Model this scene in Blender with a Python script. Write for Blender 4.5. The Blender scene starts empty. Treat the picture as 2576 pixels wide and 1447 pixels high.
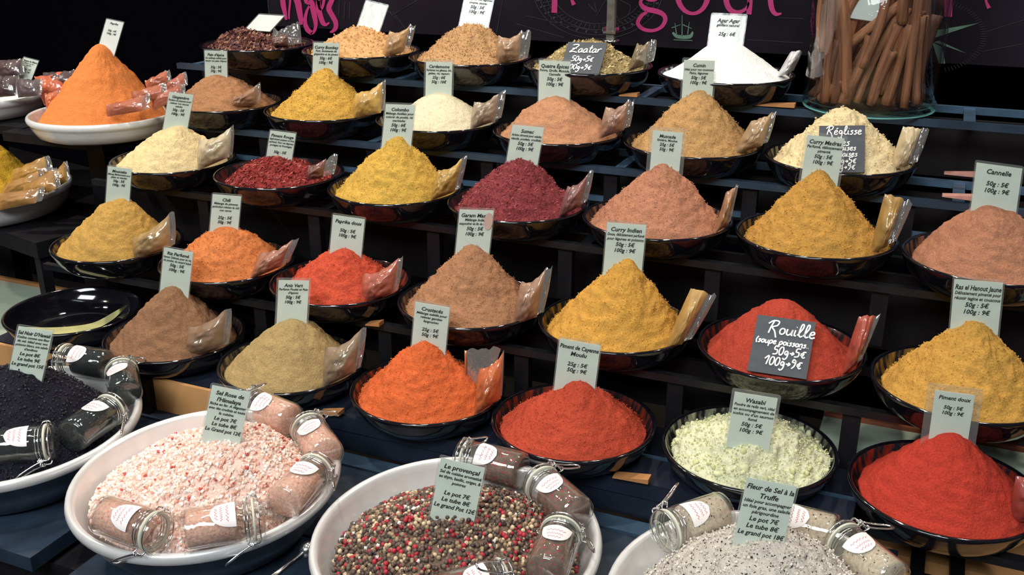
import bpy, bmesh, math, random
import numpy as np
from mathutils import Vector, Matrix, noise
random.seed(7)
rng = np.random.default_rng(7)
C = bpy.context.scene.collection
CAMZ = 1.55
# ---------------------------------------------------------------- camera
RT = Vector((0.919232, 0.393717, -0.000079)); UP = Vector((-0.141957, 0.331622, 0.932671)); FW = Vector((-0.367235, 0.857329, -0.360729))
FPX = 2527.8
cam_d = bpy.data.cameras.new('camera'); cam = bpy.data.objects.new('camera', cam_d); C.objects.link(cam)
cam_d.sensor_width = 36; cam_d.lens = 36 * FPX / 2576; cam_d.clip_start = 0.02; cam_d.clip_end = 60
M = Matrix((RT, UP, -FW)).transposed().to_4x4(); M.translation = (0, 0, CAMZ); cam.matrix_world = M
bpy.context.scene.camera = cam
# ---------------------------------------------------------------- light, exposure
sc = bpy.context.scene
sc.view_settings.view_transform = 'Standard'; sc.view_settings.look = 'None'; sc.view_settings.gamma = 1
sc.cycles.transparent_max_bounces = 32; sc.cycles.max_bounces = 8
sc.view_settings.exposure = 0.0; sc.view_settings.use_curve_mapping = False
w = bpy.data.worlds.new('hall'); sc.world = w; w.use_nodes = True
w.node_tree.nodes['Background'].inputs[0].default_value = (0.50, 0.52, 0.62, 1)
w.node_tree.nodes['Background'].inputs[1].default_value = 0.10
def spot(name, loc, target, power, color, size=1.3, blend=0.6, radius=0.05):
    l = bpy.data.lights.new(name, 'SPOT'); l.energy = power; l.color = color; l.spot_size = size; l.spot_blend = blend; l.shadow_soft_size = radius
    o = bpy.data.objects.new(name, l); C.objects.link(o); o.location = loc
    o.rotation_euler = (Vector(target) - Vector(loc)).to_track_quat('-Z', 'Y').to_euler(); return o
WARM = (1.0, 0.90, 0.76)
SPOTS = [((-1.9, 1.95, 2.75), (-1.15, 1.45, 1.0), 30), ((-1.15, 2.0, 2.75), (-0.85, 1.5, 1.0), 34), ((-0.35, 2.05, 2.75), (-0.45, 1.5, 1.0), 34),
         ((0.45, 2.0, 2.75), (-0.1, 1.5, 1.0), 32), ((-0.9, 0.75, 2.8), (-0.75, 0.95, 0.85), 62), ((0.1, 0.8, 2.8), (-0.2, 1.05, 0.85), 20), ((-2.7, 1.0, 2.8), (-1.95, 1.5, 0.95), 100)]
for i, (a, b, p) in enumerate(SPOTS): spot('track_spot', a, b, p * .93, WARM)
def area(name, loc, target, power, color, sx, sy):
    l = bpy.data.lights.new(name, 'AREA'); l.energy = power; l.color = color; l.shape = 'RECTANGLE'; l.size = sx; l.size_y = sy
    o = bpy.data.objects.new(name, l); C.objects.link(o); o.location = loc
    o.rotation_euler = (Vector(target) - Vector(loc)).to_track_quat('-Z', 'Y').to_euler(); return o
spot('track_spot', (-2.5, -0.2, 2.7), (-1.85, 1.5, 1.02), 60, WARM, 0.42, 0.5)
area('front_fill_light', (-0.4, -2.2, 3.8), (-0.5, 1.2, 0.9), 150, (0.93, 0.99, 0.98), 2.2, 1.2)  # unseen fill added behind the camera to brighten the cards
# ---------------------------------------------------------------- pixel helpers (world points at real depths)
def ray(x, y): return FW + RT * ((x - 1288) / FPX) - UP * ((y - 723.5) / FPX)
OFF = Vector((0, 0, CAMZ))
def atY(x, y, Y):
    v = ray(x, y); return v * (Y / v.y) + OFF
def atZ(x, y, z):                       # z relative to the camera height
    v = ray(x, y); return v * (z / v.z) + OFF
def atP(x, y, P, n):
    v = ray(x, y); return v * ((P - OFF).dot(n) / v.dot(n)) + OFF
FWH = Vector((FW.x, FW.y, 0)).normalized()
# ---------------------------------------------------------------- materials
def s2l(c): return tuple((v / 255 / 12.92 if v / 255 <= 0.04045 else ((v / 255 + 0.055) / 1.055) ** 2.4) for v in c)
def mat(name, rgb, rough=0.5, metal=0.0, coat=0.0, spec=None, noise_amt=0.0, noise_scale=80, bump=0.0, bump_scale=300, lin=False, coat_rough=0.05, sheen=0):
    m = bpy.data.materials.new(name); m.use_nodes = True
    nt = m.node_tree; b = nt.nodes['Principled BSDF']; c = tuple(rgb) if lin else s2l(rgb)
    b.inputs['Base Color'].default_value = (*c, 1); b.inputs['Roughness'].default_value = rough; b.inputs['Metallic'].default_value = metal
    b.inputs['Coat Weight'].default_value = coat; b.inputs['Coat Roughness'].default_value = coat_rough
    if spec is not None: b.inputs['Specular IOR Level'].default_value = spec
    if noise_amt or bump:
        tc = nt.nodes.new('ShaderNodeTexCoord')
    if noise_amt:
        n = nt.nodes.new('ShaderNodeTexNoise'); n.inputs['Scale'].default_value = noise_scale; n.inputs['Detail'].default_value = 4
        nt.links.new(tc.outputs['Object'], n.inputs['Vector'])
        r = nt.nodes.new('ShaderNodeValToRGB'); r.color_ramp.elements[0].position = 0.3; r.color_ramp.elements[1].position = 0.7
        r.color_ramp.elements[0].color = (*[v * (1 - noise_amt) for v in c], 1); r.color_ramp.elements[1].color = (*[min(1, v * (1 + noise_amt)) for v in c], 1)
        nt.links.new(n.outputs['Fac'], r.inputs['Fac']); nt.links.new(r.outputs['Color'], b.inputs['Base Color'])
    if bump:
        n2 = nt.nodes.new('ShaderNodeTexNoise'); n2.inputs['Scale'].default_value = bump_scale; n2.inputs['Detail'].default_value = 3
        nt.links.new(tc.outputs['Object'], n2.inputs['Vector'])
        bp = nt.nodes.new('ShaderNodeBump'); bp.inputs['Strength'].default_value = bump; bp.inputs['Distance'].default_value = 0.002
        nt.links.new(n2.outputs['Fac'], bp.inputs['Height']); nt.links.new(bp.outputs['Normal'], b.inputs['Normal'])
    return m
def clear_mat(name, tint, fac, gloss_rough=0.05, diffuse=0.0, dcol=(0.8, 0.8, 0.8)):
    m = bpy.data.materials.new(name); m.use_nodes = True; nt = m.node_tree; nt.nodes.clear()
    out = nt.nodes.new('ShaderNodeOutputMaterial'); t = nt.nodes.new('ShaderNodeBsdfTransparent'); t.inputs[0].default_value = (*tint, 1)
    g = nt.nodes.new('ShaderNodeBsdfGlossy'); g.inputs['Roughness'].default_value = gloss_rough; g.inputs[0].default_value = (1, 1, 1, 1)
    lw = nt.nodes.new('ShaderNodeLayerWeight'); lw.inputs['Blend'].default_value = 0.5
    pw_ = nt.nodes.new('ShaderNodeMath'); pw_.operation = 'POWER'; pw_.inputs[1].default_value = 3.0; nt.links.new(lw.outputs['Facing'], pw_.inputs[0])
    ma_ = nt.nodes.new('ShaderNodeMath'); ma_.operation = 'MULTIPLY_ADD'; ma_.inputs[1].default_value = 0.75; ma_.inputs[2].default_value = fac * 0.22; nt.links.new(pw_.outputs[0], ma_.inputs[0])
    mx = nt.nodes.new('ShaderNodeMixShader'); last = t.outputs[0]
    if diffuse:
        d = nt.nodes.new('ShaderNodeBsdfDiffuse'); d.inputs[0].default_value = (*dcol, 1); m0 = nt.nodes.new('ShaderNodeMixShader'); m0.inputs[0].default_value = diffuse
        nt.links.new(last, m0.inputs[1]); nt.links.new(d.outputs[0], m0.inputs[2]); last = m0.outputs[0]
    tc = nt.nodes.new('ShaderNodeTexCoord'); n2 = nt.nodes.new('ShaderNodeTexNoise'); n2.inputs['Scale'].default_value = 60
    nt.links.new(tc.outputs['Object'], n2.inputs['Vector'])
    bp = nt.nodes.new('ShaderNodeBump'); bp.inputs['Strength'].default_value = 0.25; bp.inputs['Distance'].default_value = 0.003
    nt.links.new(n2.outputs['Fac'], bp.inputs['Height']); nt.links.new(bp.outputs['Normal'], g.inputs['Normal'])
    nt.links.new(ma_.outputs[0], mx.inputs[0]); nt.links.new(last, mx.inputs[1]); nt.links.new(g.outputs[0], mx.inputs[2])
    nt.links.new(mx.outputs[0], out.inputs['Surface']); return m
def spice_mat(name, rgb, grain=0.25, speck=None, speck_amt=0.42, scale=420):
    m = bpy.data.materials.new(name); m.use_nodes = True; nt = m.node_tree; b = nt.nodes['Principled BSDF']; c = s2l(rgb); lu = .3 * c[0] + .6 * c[1] + .1 * c[2]; c = tuple((v * .93 + lu * .07) * .88 for v in c)
    b.inputs['Roughness'].default_value = 0.95; b.inputs['Specular IOR Level'].default_value = 0.12
    tc = nt.nodes.new('ShaderNodeTexCoord')
    n = nt.nodes.new('ShaderNodeTexNoise'); n.inputs['Scale'].default_value = scale; n.inputs['Detail'].default_value = 3; nt.links.new(tc.outputs['Object'], n.inputs['Vector'])
    r = nt.nodes.new('ShaderNodeValToRGB'); r.color_ramp.elements[0].position = 0.32; r.color_ramp.elements[1].position = 0.68
    r.color_ramp.elements[0].color = (*[v * (1 - grain) for v in c], 1); r.color_ramp.elements[1].color = (*[min(1, v * (1 + grain * 0.6)) for v in c], 1)
    nt.links.new(n.outputs['Fac'], r.inputs['Fac']); col = r.outputs['Color']
    if speck:
        n3 = nt.nodes.new('ShaderNodeTexNoise'); n3.inputs['Scale'].default_value = 330; n3.inputs['Detail'].default_value = 1; nt.links.new(tc.outputs['Object'], n3.inputs['Vector'])
        r3 = nt.nodes.new('ShaderNodeValToRGB'); r3.color_ramp.elements[0].position = speck_amt - 0.05; r3.color_ramp.elements[0].color = (1, 1, 1, 1); r3.color_ramp.elements[1].position = speck_amt; r3.color_ramp.elements[1].color = (0, 0, 0, 1)
        nt.links.new(n3.outputs['Fac'], r3.inputs['Fac'])
        mx = nt.nodes.new('ShaderNodeMixRGB'); nt.links.new(r3.outputs['Color'], mx.inputs[0]); nt.links.new(col, mx.inputs[1]); mx.inputs[2].default_value = (*s2l(speck), 1); col = mx.outputs[0]
    nt.links.new(col, b.inputs['Base Color'])
    n2 = nt.nodes.new('ShaderNodeTexNoise'); n2.inputs['Scale'].default_value = scale * 0.9; n2.inputs['Detail'].default_value = 4; nt.links.new(tc.outputs['Object'], n2.inputs['Vector'])
    bp = nt.nodes.new('ShaderNodeBump'); bp.inputs['Strength'].default_value = 0.85; bp.inputs['Distance'].default_value = 0.0016
    nt.links.new(n2.outputs['Fac'], bp.inputs['Height']); nt.links.new(bp.outputs['Normal'], b.inputs['Normal'])
    return m
def dust_mat(name, rgb):               # black lacquer with powder clinging to it in streaks
    m = bpy.data.materials.new(name); m.use_nodes = True; nt = m.node_tree; b = nt.nodes['Principled BSDF']
    b.inputs['Roughness'].default_value = 0.3
    tc = nt.nodes.new('ShaderNodeTexCoord'); mp = nt.nodes.new('ShaderNodeMapping'); mp.inputs['Scale'].default_value = (90, 90, 12)
    n = nt.nodes.new('ShaderNodeTexNoise'); n.inputs['Scale'].default_value = 1; n.inputs['Detail'].default_value = 4
    nt.links.new(tc.outputs['Object'], mp.inputs['Vector']); nt.links.new(mp.outputs['Vector'], n.inputs['Vector'])
    r = nt.nodes.new('ShaderNodeValToRGB'); r.color_ramp.elements[0].position = 0.45; r.color_ramp.elements[1].position = 0.7
    r.color_ramp.elements[0].color = (0.012, 0.012, 0.015, 1); r.color_ramp.elements[1].color = (*[v * 0.45 for v in s2l(rgb)], 1)
    nt.links.new(n.outputs['Fac'], r.inputs['Fac']); nt.links.new(r.outputs['Color'], b.inputs['Base Color']); return m
BLACK = mat('black_lacquer', (0.005, 0.005, 0.008), 0.10, lin=True, coat=0.6, noise_amt=0.2)
MATBLACK = mat('matte_black_paint', (0.0055, 0.005, 0.0075), 0.55, lin=True, spec=0.3, noise_amt=0.4, noise_scale=30)
RISER = mat('dark_brown_board', (0.0055, 0.004, 0.005), 0.6, lin=True, spec=0.25, noise_amt=0.35, noise_scale=14)
RAIL = mat('lit_blue_grey_paint', (0.07, 0.13, 0.21), 0.35, lin=True, metal=0.3, noise_amt=0.25, noise_scale=25)  # lit copy: the blue light on the rails is put into the colour
MIDRAIL = mat('part_lit_rail_paint', (0.035, 0.062, 0.10), 0.35, lin=True, metal=0.3, noise_amt=0.5, noise_scale=9)  # darker copy for front rails that catch light only in streaks
DARKRAIL = mat('unlit_and_black_rail_paint', (0.012, 0.013, 0.016), 0.3, lin=True, metal=0.2, noise_amt=0.35, noise_scale=18)  # darkest copy, for rails left unlit; also the black rails at right
NAVYD = mat('dark_navy_paint', (0.010, 0.014, 0.028), 0.45, lin=True, noise_amt=0.3, noise_scale=22)
NAVY = mat('navy_plank_paint', (0.022, 0.036, 0.062), 0.4, lin=True, noise_amt=0.35, noise_scale=22, bump=0.15, bump_scale=60)
SLATE = mat('slate_board', (70, 74, 82), 0.7, noise_amt=0.12, noise_scale=60)
CHALK = mat('white_chalk', (240, 240, 240), 0.9, noise_amt=0.08)
PAPER = mat('card_paper', (218, 226, 216), 0.55, noise_amt=0.04, noise_scale=40)
PAPERW = mat('lit_card_paper', (232, 234, 232), 0.5, noise_amt=0.03, noise_scale=40)  # lighter copy of the card paper, strong light put into its colour
INK = mat('black_ink', (28, 34, 34), 0.7, noise_amt=0.2)
SLEEVE = clear_mat('clear_sleeve', (0.95, 0.965, 0.955), 0.2, 0.25, 0.08, (0.7, 0.75, 0.73))
FILM = clear_mat('cellophane_film', (0.9, 0.9, 0.9), 0.45, 0.06, 0.14, (0.6, 0.58, 0.56))
GLASS = clear_mat('jar_glass', (0.972, 0.978, 0.972), 0.28, 0.02, 0.02, (0.6, 0.7, 0.65))
BIGGLASS = clear_mat('large_jar_glass', (0.95, 0.97, 0.97), 0.12, 0.02)
WIRE = mat('steel_wire', (0.75, 0.75, 0.76), 0.18, metal=1, lin=True, noise_amt=0.05)
ALU = mat('brushed_aluminium', (0.80, 0.79, 0.80), 0.28, metal=0.35, lin=True, noise_amt=0.05, noise_scale=30)
STEEL = mat('tray_outer_aluminium', (0.42, 0.42, 0.44), 0.3, metal=1.0, lin=True, noise_amt=0.05, noise_scale=30)
ENAMEL = mat('white_enamel', (222, 222, 222), 0.18, noise_amt=0.03, coat=0.4)
STICKER = mat('white_sticker', (238, 232, 235), 0.5, noise_amt=0.03)
REDINK = mat('red_ink', (190, 70, 90), 0.6, noise_amt=0.1)
WOOD = mat('raw_wood', (176, 122, 76), 0.6, noise_amt=0.2, noise_scale=18)
PLY = mat('plywood_board', (206, 152, 98), 0.6, noise_amt=0.12, noise_scale=9)
PALE = mat('pale_green_board', (182, 196, 178), 0.45, noise_amt=0.05)
PINK = mat('magenta_print', (196, 52, 120), 0.5, noise_amt=0.05)
BANNERM = mat('dark_purple_banner', (0.0125, 0.008, 0.0145), 0.7, lin=True, spec=0.15, noise_amt=0.5, noise_scale=5)
FAINT = mat('faint_grey_print', (0.045, 0.045, 0.048), 0.6, lin=True, spec=0.15, noise_amt=0.4, noise_scale=20)
MINT = mat('mint_print', (96, 128, 112), 0.6, noise_amt=0.25, noise_scale=40)
def sss(m, w=.28, r=(.006, .004, .003)):
    b = m.node_tree.nodes['Principled BSDF']; b.inputs['Subsurface Weight'].default_value = w; b.inputs['Subsurface Radius'].default_value = r; b.inputs['Subsurface Scale'].default_value = 1.0; return m
# ---------------------------------------------------------------- mesh helpers
def mk(name, verts, faces, mats, parent=None, smooth=False, origin=None, fmat=None):
    me = bpy.data.meshes.new(name)
    o0 = Vector(origin) if origin is not None else (parent.location if parent else Vector((0, 0, 0)))
    me.from_pydata([tuple(Vector(v) - o0) for v in verts], [], [tuple(f) for f in faces])
    for m in (mats if isinstance(mats, (list, tuple)) else [mats]): me.materials.append(m)
    if fmat is not None: me.polygons.foreach_set('material_index', np.array(fmat, dtype=np.int32))
    if smooth: me.polygons.foreach_set('use_smooth', [True] * len(me.polygons))
    me.update(); o = bpy.data.objects.new(name, me); C.objects.link(o)
    if parent: o.parent = parent
    else: o.location = o0
    return o
def tag(o, label=None, cat=None, group=None, kind=None):
    if label: o['label'] = label
    if cat: o['category'] = cat
    if group: o['group'] = group
    if kind: o['kind'] = kind
    return o
def empty(name, loc, label=None, cat=None, group=None):
    o = bpy.data.objects.new(name, None); C.objects.link(o); o.location = loc; o.empty_display_size = 0.03; return tag(o, label, cat, group)
class MB:
    def __init__(s): s.v = []; s.f = []; s.fm = []
    def add(s, vs, fs, m=0):
        b = len(s.v); s.v += [Vector(v) for v in vs]; s.f += [tuple(i + b for i in f) for f in fs]; s.fm += [m] * len(fs)
    def box(s, a, b, m=0, bev=0.0):
        (x0, y0, z0), (x1, y1, z1) = a, b
        s.add([(x0, y0, z0), (x1, y0, z0), (x1, y1, z0), (x0, y1, z0), (x0, y0, z1), (x1, y0, z1), (x1, y1, z1), (x0, y1, z1)],
              [(0, 3, 2, 1), (4, 5, 6, 7), (0, 1, 5, 4), (1, 2, 6, 5), (2, 3, 7, 6), (3, 0, 4, 7)], m)
    def lathe(s, prof, n=48, m=0, origin=(0, 0, 0), fm=None):
        O = Vector(origin); b = []
        for r, z in prof:
            for k in range(n):
                a = 2 * math.pi * k / n; b.append(O + Vector((r * math.cos(a), r * math.sin(a), z)))
        fs = []; mm = []
        for i in range(len(prof) - 1):
            for k in range(n):
                k2 = (k + 1) % n; fs.append((i * n + k, i * n + k2, (i + 1) * n + k2, (i + 1) * n + k)); mm.append(fm[i] if fm else m)
        base = len(s.v); s.v += b; s.f += [tuple(i + base for i in f) for f in fs]; s.fm += mm
    def tube(s, pts, r, n=8, m=0, closed=False):
        pts = [Vector(p) for p in pts]; N = len(pts); vs = []; prev = None
        for i, p in enumerate(pts):
            t = (pts[(i + 1) % N] - pts[i - 1]) if closed else (pts[min(i + 1, N - 1)] - pts[max(i - 1, 0)])
            t.normalize()
            if prev is None:
                a = Vector((0, 0, 1)) if abs(t.z) < 0.9 else Vector((1, 0, 0)); u = t.cross(a).normalized()
            else:
                u = (prev - t * prev.dot(t)).normalized()
            prev = u; v = t.cross(u); rr = r[i] if isinstance(r, (list, tuple)) else r
            for k in range(n):
                a = 2 * math.pi * k / n; vs.append(p + (u * math.cos(a) + v * math.sin(a)) * rr)
        fs = []
        for i in range(N if closed else N - 1):
            j = (i + 1) % N
            for k in range(n):
                k2 = (k + 1) % n; fs.append((i * n + k, i * n + k2, j * n + k2, j * n + k))
        if not closed: fs += [tuple(range(n))[::-1], tuple((N - 1) * n + k for k in range(n))]
        s.add(vs, fs, m)
    def build(s, name, mats, parent=None, smooth=False, origin=None):
        return mk(name, s.v, s.f, mats, parent, smooth, origin, s.fm)
def cr(pts, k=6):                      # Catmull-Rom smoothing of a polyline
    P = [np.array(p, float) for p in pts]
    if len(P) < 3: return P
    out = []; Q = [2 * P[0] - P[1]] + P + [2 * P[-1] - P[-2]]
    for i in range(1, len(Q) - 2):
        for t in np.linspace(0, 1, k, endpoint=False):
            a, b, c, d = Q[i - 1], Q[i], Q[i + 1], Q[i + 2]
            out.append(0.5 * (2 * b + (c - a) * t + (2 * a - 5 * b + 4 * c - d) * t * t + (3 * b - a - 3 * c + d) * t ** 3))
    out.append(P[-1]); return out
def ribbon(mb, pts, widths, f, m=0, th=None):   # flat variable-width stroke mapped by f(x, y) -> world; th = world offset for thickness
    P = [np.array(p, float)[:2] for p in pts]; N = len(P); W = widths if isinstance(widths, (list, tuple, np.ndarray)) else [widths] * N
    if len(W) != N: W = np.interp(np.linspace(0, 1, N), np.linspace(0, 1, len(W)), W)
    L = []; R_ = []
    for i in range(N):
        t = P[min(i + 1, N - 1)] - P[max(i - 1, 0)]; t = t / (np.linalg.norm(t) + 1e-9); nn = np.array([-t[1], t[0]]) * W[i] / 2
        L.append(f(*(P[i] + nn))); R_.append(f(*(P[i] - nn)))
    if th is None: mb.add(L + R_, [(i, i + 1, N + i + 1, N + i) for i in range(N - 1)], m); return
    T = Vector(th); vs = L + R_ + [v + T for v in L] + [v + T for v in R_]
    fs = []
    for i in range(N - 1):
        fs += [(2 * N + i, 2 * N + i + 1, 3 * N + i + 1, 3 * N + i), (i, i + 1, 2 * N + i + 1, 2 * N + i), (N + i + 1, N + i, 3 * N + i, 3 * N + i + 1)]
    fs += [(0, 2 * N, 3 * N, N), (N - 1, 2 * N - 1, 4 * N - 1, 3 * N - 1)]
    mb.add(vs, fs, m)
# ---------------------------------------------------------------- printed text
_tmp = []
def text_mesh(body, size=1.0, shear=0.22, offset=0.012):
    cu = bpy.data.curves.new('t', 'FONT'); cu.body = body; cu.size = size; cu.align_x = 'CENTER'; cu.shear = shear; cu.resolution_u = 2; cu.offset = offset
    o = bpy.data.objects.new('t', cu); C.objects.link(o)
    dg = bpy.context.evaluated_depsgraph_get(); me = bpy.data.meshes.new_from_object(o.evaluated_get(dg))
    vs = [tuple(v.co) for v in me.vertices]; fs = [tuple(p.vertices) for p in me.polygons]
    bpy.data.objects.remove(o); bpy.data.curves.remove(cu); bpy.data.meshes.remove(me)
    return vs, fs
# ---------------------------------------------------------------- setting
def zc(z): return z + CAMZ
mb = MB(); mb.box((-6, -4, -0.05), (5, 3.2, 0)); fl = mb.build('floor', mat('dark_floor', (0.03, 0.025, 0.022), 0.5, lin=True, noise_amt=0.3, noise_scale=6)); tag(fl, kind='structure')
mb = MB(); mb.box((-6, 3.0, 0), (5, 3.1, 4)); o = mb.build('wall_back', mat('black_backdrop', (0.0012, 0.001, 0.004), 0.9, lin=True, spec=0.1, noise_amt=0.3, noise_scale=3)); tag(o, kind='structure')
# banner hung on the back of the stand
BY = 2.12
def bp_(x, y): return atY(x, y, BY)
bl = bp_(675, 40); br_x = 1.6; bz0 = bp_(2400, 160).z
ban = empty('banner', (bl.x, BY, bz0), 'dark purple printed banner with magenta lettering behind the top row of bowls', 'banner')
mb = MB(); mb.box((bl.x, BY, bz0), (br_x, BY + 0.004, bz0 + 0.75)); mb.build('cloth', BANNERM, ban)
BT = (0, -0.0015, 0)
def bpf(x, y): return atY(x, y, BY - 0.0008)
def letter(strokes, name='letter', m=PINK):
    mb = MB()
    for pts, wd in strokes: ribbon(mb, cr(pts), wd, bpf, th=BT)
    return mb.build(name, m, ban)
letter([([(700, -60), (710, -20), (713, 10), (718, 35), (721, 50)], [9, 12, 13, 9, 6]), ([(735, -60), (731, 0), (728, 30), (728, 48)], [4, 5, 5, 4]),
        ([(736, -60), (745, -10), (751, 10), (756, 40), (760, 62)], [12, 15, 16, 13, 9])])
letter([([(800, -70), (776, -40), (772, 0), (784, 8), (792, 40), (795, 65), (789, 82), (782, 84)], [6, 10, 14, 15, 13, 9, 6, 4]),
        ([(786, 84), (774, 74), (768, 55), (772, 30), (780, 12)], [10, 12, 10, 7, 4])])
letter([([(812, -30), (817, -12), (812, 18), (805, 22), (801, 0), (803, 25), (812, 55), (820, 62), (829, 57)], [6, 8, 6, 5, 10, 13, 12, 8, 4])])
letter([([(850, -40), (838, -5), (828, 20), (836, 38), (845, 56), (845, 70), (838, 78), (831, 81)], [6, 12, 13, 12, 12, 11, 8, 4])])
def ell(cx, cy, rx, ry, a0, a1, n=14): return [(cx + rx * math.cos(math.radians(a)), cy + ry * math.sin(math.radians(a))) for a in np.linspace(a0, a1, n)]
letter([([(1399, -150), (1397, -60), (1395, 32)], 14)])                                              # l
letter([([(1437, -40), (1505, -42)], 6), (ell(1472, -20, 36, 50, -30, -340 + 120), [10, 6, 7, 13, 14, 15, 16, 15, 12, 7, 4][::-1])])   # e
letter([(ell(1640, -28, 27, 26, 0, 360, 20), [7, 13, 7, 13, 7]), ([(1660, -48), (1682, -58)], 6), ([(1618, -8), (1612, 8), (1625, 22), (1650, 28), (1668, 36), (1674, 50), (1664, 68), (1642, 77), (1618, 73), (1605, 58), (1614, 40), (1628, 30)], [6, 9, 13, 13, 11, 11, 9, 8, 9, 10, 10, 7])])  # g
letter([(ell(1743, -15, 38, 49, 0, 360, 24), [15, 8, 15, 8, 15])])                                     # o
letter([([(1826, -60), (1827, 0), (1838, 25), (1858, 31), (1878, 20), (1886, 0)], [14, 14, 13, 10, 7, 4]), ([(1886, -60), (1887, 0), (1884, 36)], 13), ([(1850, -75), (1868, -95), (1886, -75)], 6)])   # u circumflex
letter([([(1942, -90), (1938, -20), (1941, 18), (1951, 35), (1966, 34)], [14, 14, 13, 10, 4]), ([(1925, -55), (1972, -55)], 6)])    # t
letter([([(2388, -70), (2386, 0), (2385, 42)], 20), ([(2388, -40), (2408, -62), (2430, -58)], [6, 12, 14])])       # r
letter([([(2480, -38), (2560, -40)], 7), (ell(2522, -18, 44, 60, -30, -220), [4, 7, 12, 16, 17, 16, 14, 13, 7, 6, 10])])   # e
mb = MB()                                                                                              # faint dial print
for r in (90, 105, 118, 128): ribbon(mb, ell(1505, -30, r * 1.28, r, 5, 175, 40), 1.6, bpf, th=(0, -0.0006, 0))
for a in range(14, 170, 5):
    c_, s_ = math.cos(math.radians(a)), math.sin(math.radians(a)); ribbon(mb, [(1505 + 115 * c_ * 1.1, -30 + 92 * s_), (1505 + 128 * c_ * 1.16, -30 + 103 * s_)], 1.6, bpf, th=(0, -0.0006, 0))
for a in range(20, 165, 9):
    c_, s_ = math.cos(math.radians(a)), math.sin(math.radians(a)); ribbon(mb, [(1505 + 134 * c_ * 1.1, -30 + 107 * s_), (1505 + 142 * c_ * 1.14, -30 + 114 * s_)], 5, bpf, th=(0, -0.0006, 0))
for p in ([(1480, 10), (1500, 30), (1495, 5)], [(1560, 0), (1585, 15), (1580, 40)], [(1500, 40), (1530, 0), (1560, 60)]): ribbon(mb, cr(p), 1.6, bpf, th=(0, -0.0006, 0))
for (a, b) in (((840, 0), (835, 45)), ((855, 0), (852, 45)), ((868, 5), (866, 50)), ((880, 5), (880, 50)), ((950, 0), (1000, 50)), ((985, 40), (1050, 0)), ((990, 30), (1040, 100)), ((1240, 130), (1265, 0)), ((1140, 110), (1180, 0)),
               ((675, 0), (680, 60)), ((1960, 45), (2020, 47)), ((1880, 100), (2020, 108)), ((1325, 40), (1500, 80)), ((2480, 80), (2576, 50)), ((2470, 130), (2576, 110)), ((1300, 60), (1420, 95))):
    ribbon(mb, [a, b], 1.3, bpf, th=(0, -0.0006, 0))
for a in range(-75, 80, 4):
    c_, s_ = math.cos(math.radians(a)), math.sin(math.radians(a)); ribbon(mb, [(2350 + 118 * c_, 90 + 82 * s_), (2350 + 132 * c_, 90 + 92 * s_)], 1.3, bpf, th=(0, -0.0006, 0))
tag(mb.build('faint_map_print', FAINT, ban), kind='stuff')
mb = MB()                                                                                              # compass star
for tri in ([(2342, 98), (2344, 78), (2462, 58)], [(2338, 92), (2350, 60), (2372, 25)], [(2350, 106), (2362, 102), (2430, 134)], [(2345, 106), (2370, 118), (2378, 160), (2362, 160)], [(2330, 95), (2300, 40), (2340, 80)]):
    v = [bpf(*p) for p in tri]; k = len(v); mb.add(v + [p + Vector((0, -0.0008, 0)) for p in v], [tuple(range(k)), tuple(range(k, 2 * k))] + [(i, (i + 1) % k, k + (i + 1) % k, k + i) for i in range(k)])
mb.build('compass_star_print', MINT, ban)
mb = MB()                                                                                              # sailing ship print
ribbon(mb, cr([(1692, 82), (1705, 92), (1735, 92), (1743, 80)]), [5, 9, 10, 4], bpf, th=(0, -0.0006, 0)); ribbon(mb, [(1695, 100), (1742, 102)], [2, 4, 2], bpf, th=(0, -0.0006, 0))
for a, b in (((1716, 90), (1716, 38)), ((1702, 86), (1698, 58)), ((1730, 86), (1734, 55)), ((1690, 70), (1712, 62)), ((1718, 62), (1740, 72))): ribbon(mb, [a, b], [2.5, 1.2], bpf, th=(0, -0.0006, 0))
mb.build('ship_print', MINT, ban)
# ---------------------------------------------------------------- tiered stand
ROWY = [1.795, 1.685, 1.512, 1.363, 1.238]; ROWZ = [-0.2858, -0.3892, -0.475, -0.6041, -0.7047]; BH = 0.045
st = empty('tiered_stand', (-0.6, 1.5, 0), 'tall black tiered display stand with metal rails carrying all the black bowls', 'stand')
X0, X1 = -1.535, 0.75
for k in range(4):
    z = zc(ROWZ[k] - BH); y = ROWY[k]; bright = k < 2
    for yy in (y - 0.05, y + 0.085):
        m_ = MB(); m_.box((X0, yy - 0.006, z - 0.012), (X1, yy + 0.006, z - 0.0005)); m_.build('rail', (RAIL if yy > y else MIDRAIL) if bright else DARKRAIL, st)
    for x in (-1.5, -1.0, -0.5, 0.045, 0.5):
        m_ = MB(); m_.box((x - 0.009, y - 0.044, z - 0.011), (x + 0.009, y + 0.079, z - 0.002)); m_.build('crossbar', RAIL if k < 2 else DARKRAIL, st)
    zl = zc(ROWZ[k + 1] - BH) - 0.01 if k < 3 else zc(-0.75)
    m_ = MB(); m_.box((X0, y + 0.036, zl), (X1 if k < 3 else -.13, y + 0.046, z - 0.014)); m_.build('riser_board', RISER, st)
for k, xs in ((1, (-1.246, -.995, -.752, -.514, -.272, -.027)), (2, (-1.27, -1.02, -.776, -.533, -.289, -.043)), (3, (-1.043, -.793, -.548, -.302, -.053))):
    y = ROWY[k]; z = zc(ROWZ[k] - BH)
    for x in xs:
        m_ = MB(); m_.box((x - 0.012, y - 0.047, z - 0.10), (x + 0.012, y - 0.030, z - 0.013)); m_.build('post', MATBLACK, st)
for (px_, py_, Y_) in ((1165, 455, 1.645),):
    p = atY(px_, py_, Y_); m_ = MB(); m_.box((X0, Y_, p.z - 0.009), (X1, Y_ + 0.008, p.z)); m_.build('rail', RAIL, st)
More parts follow.
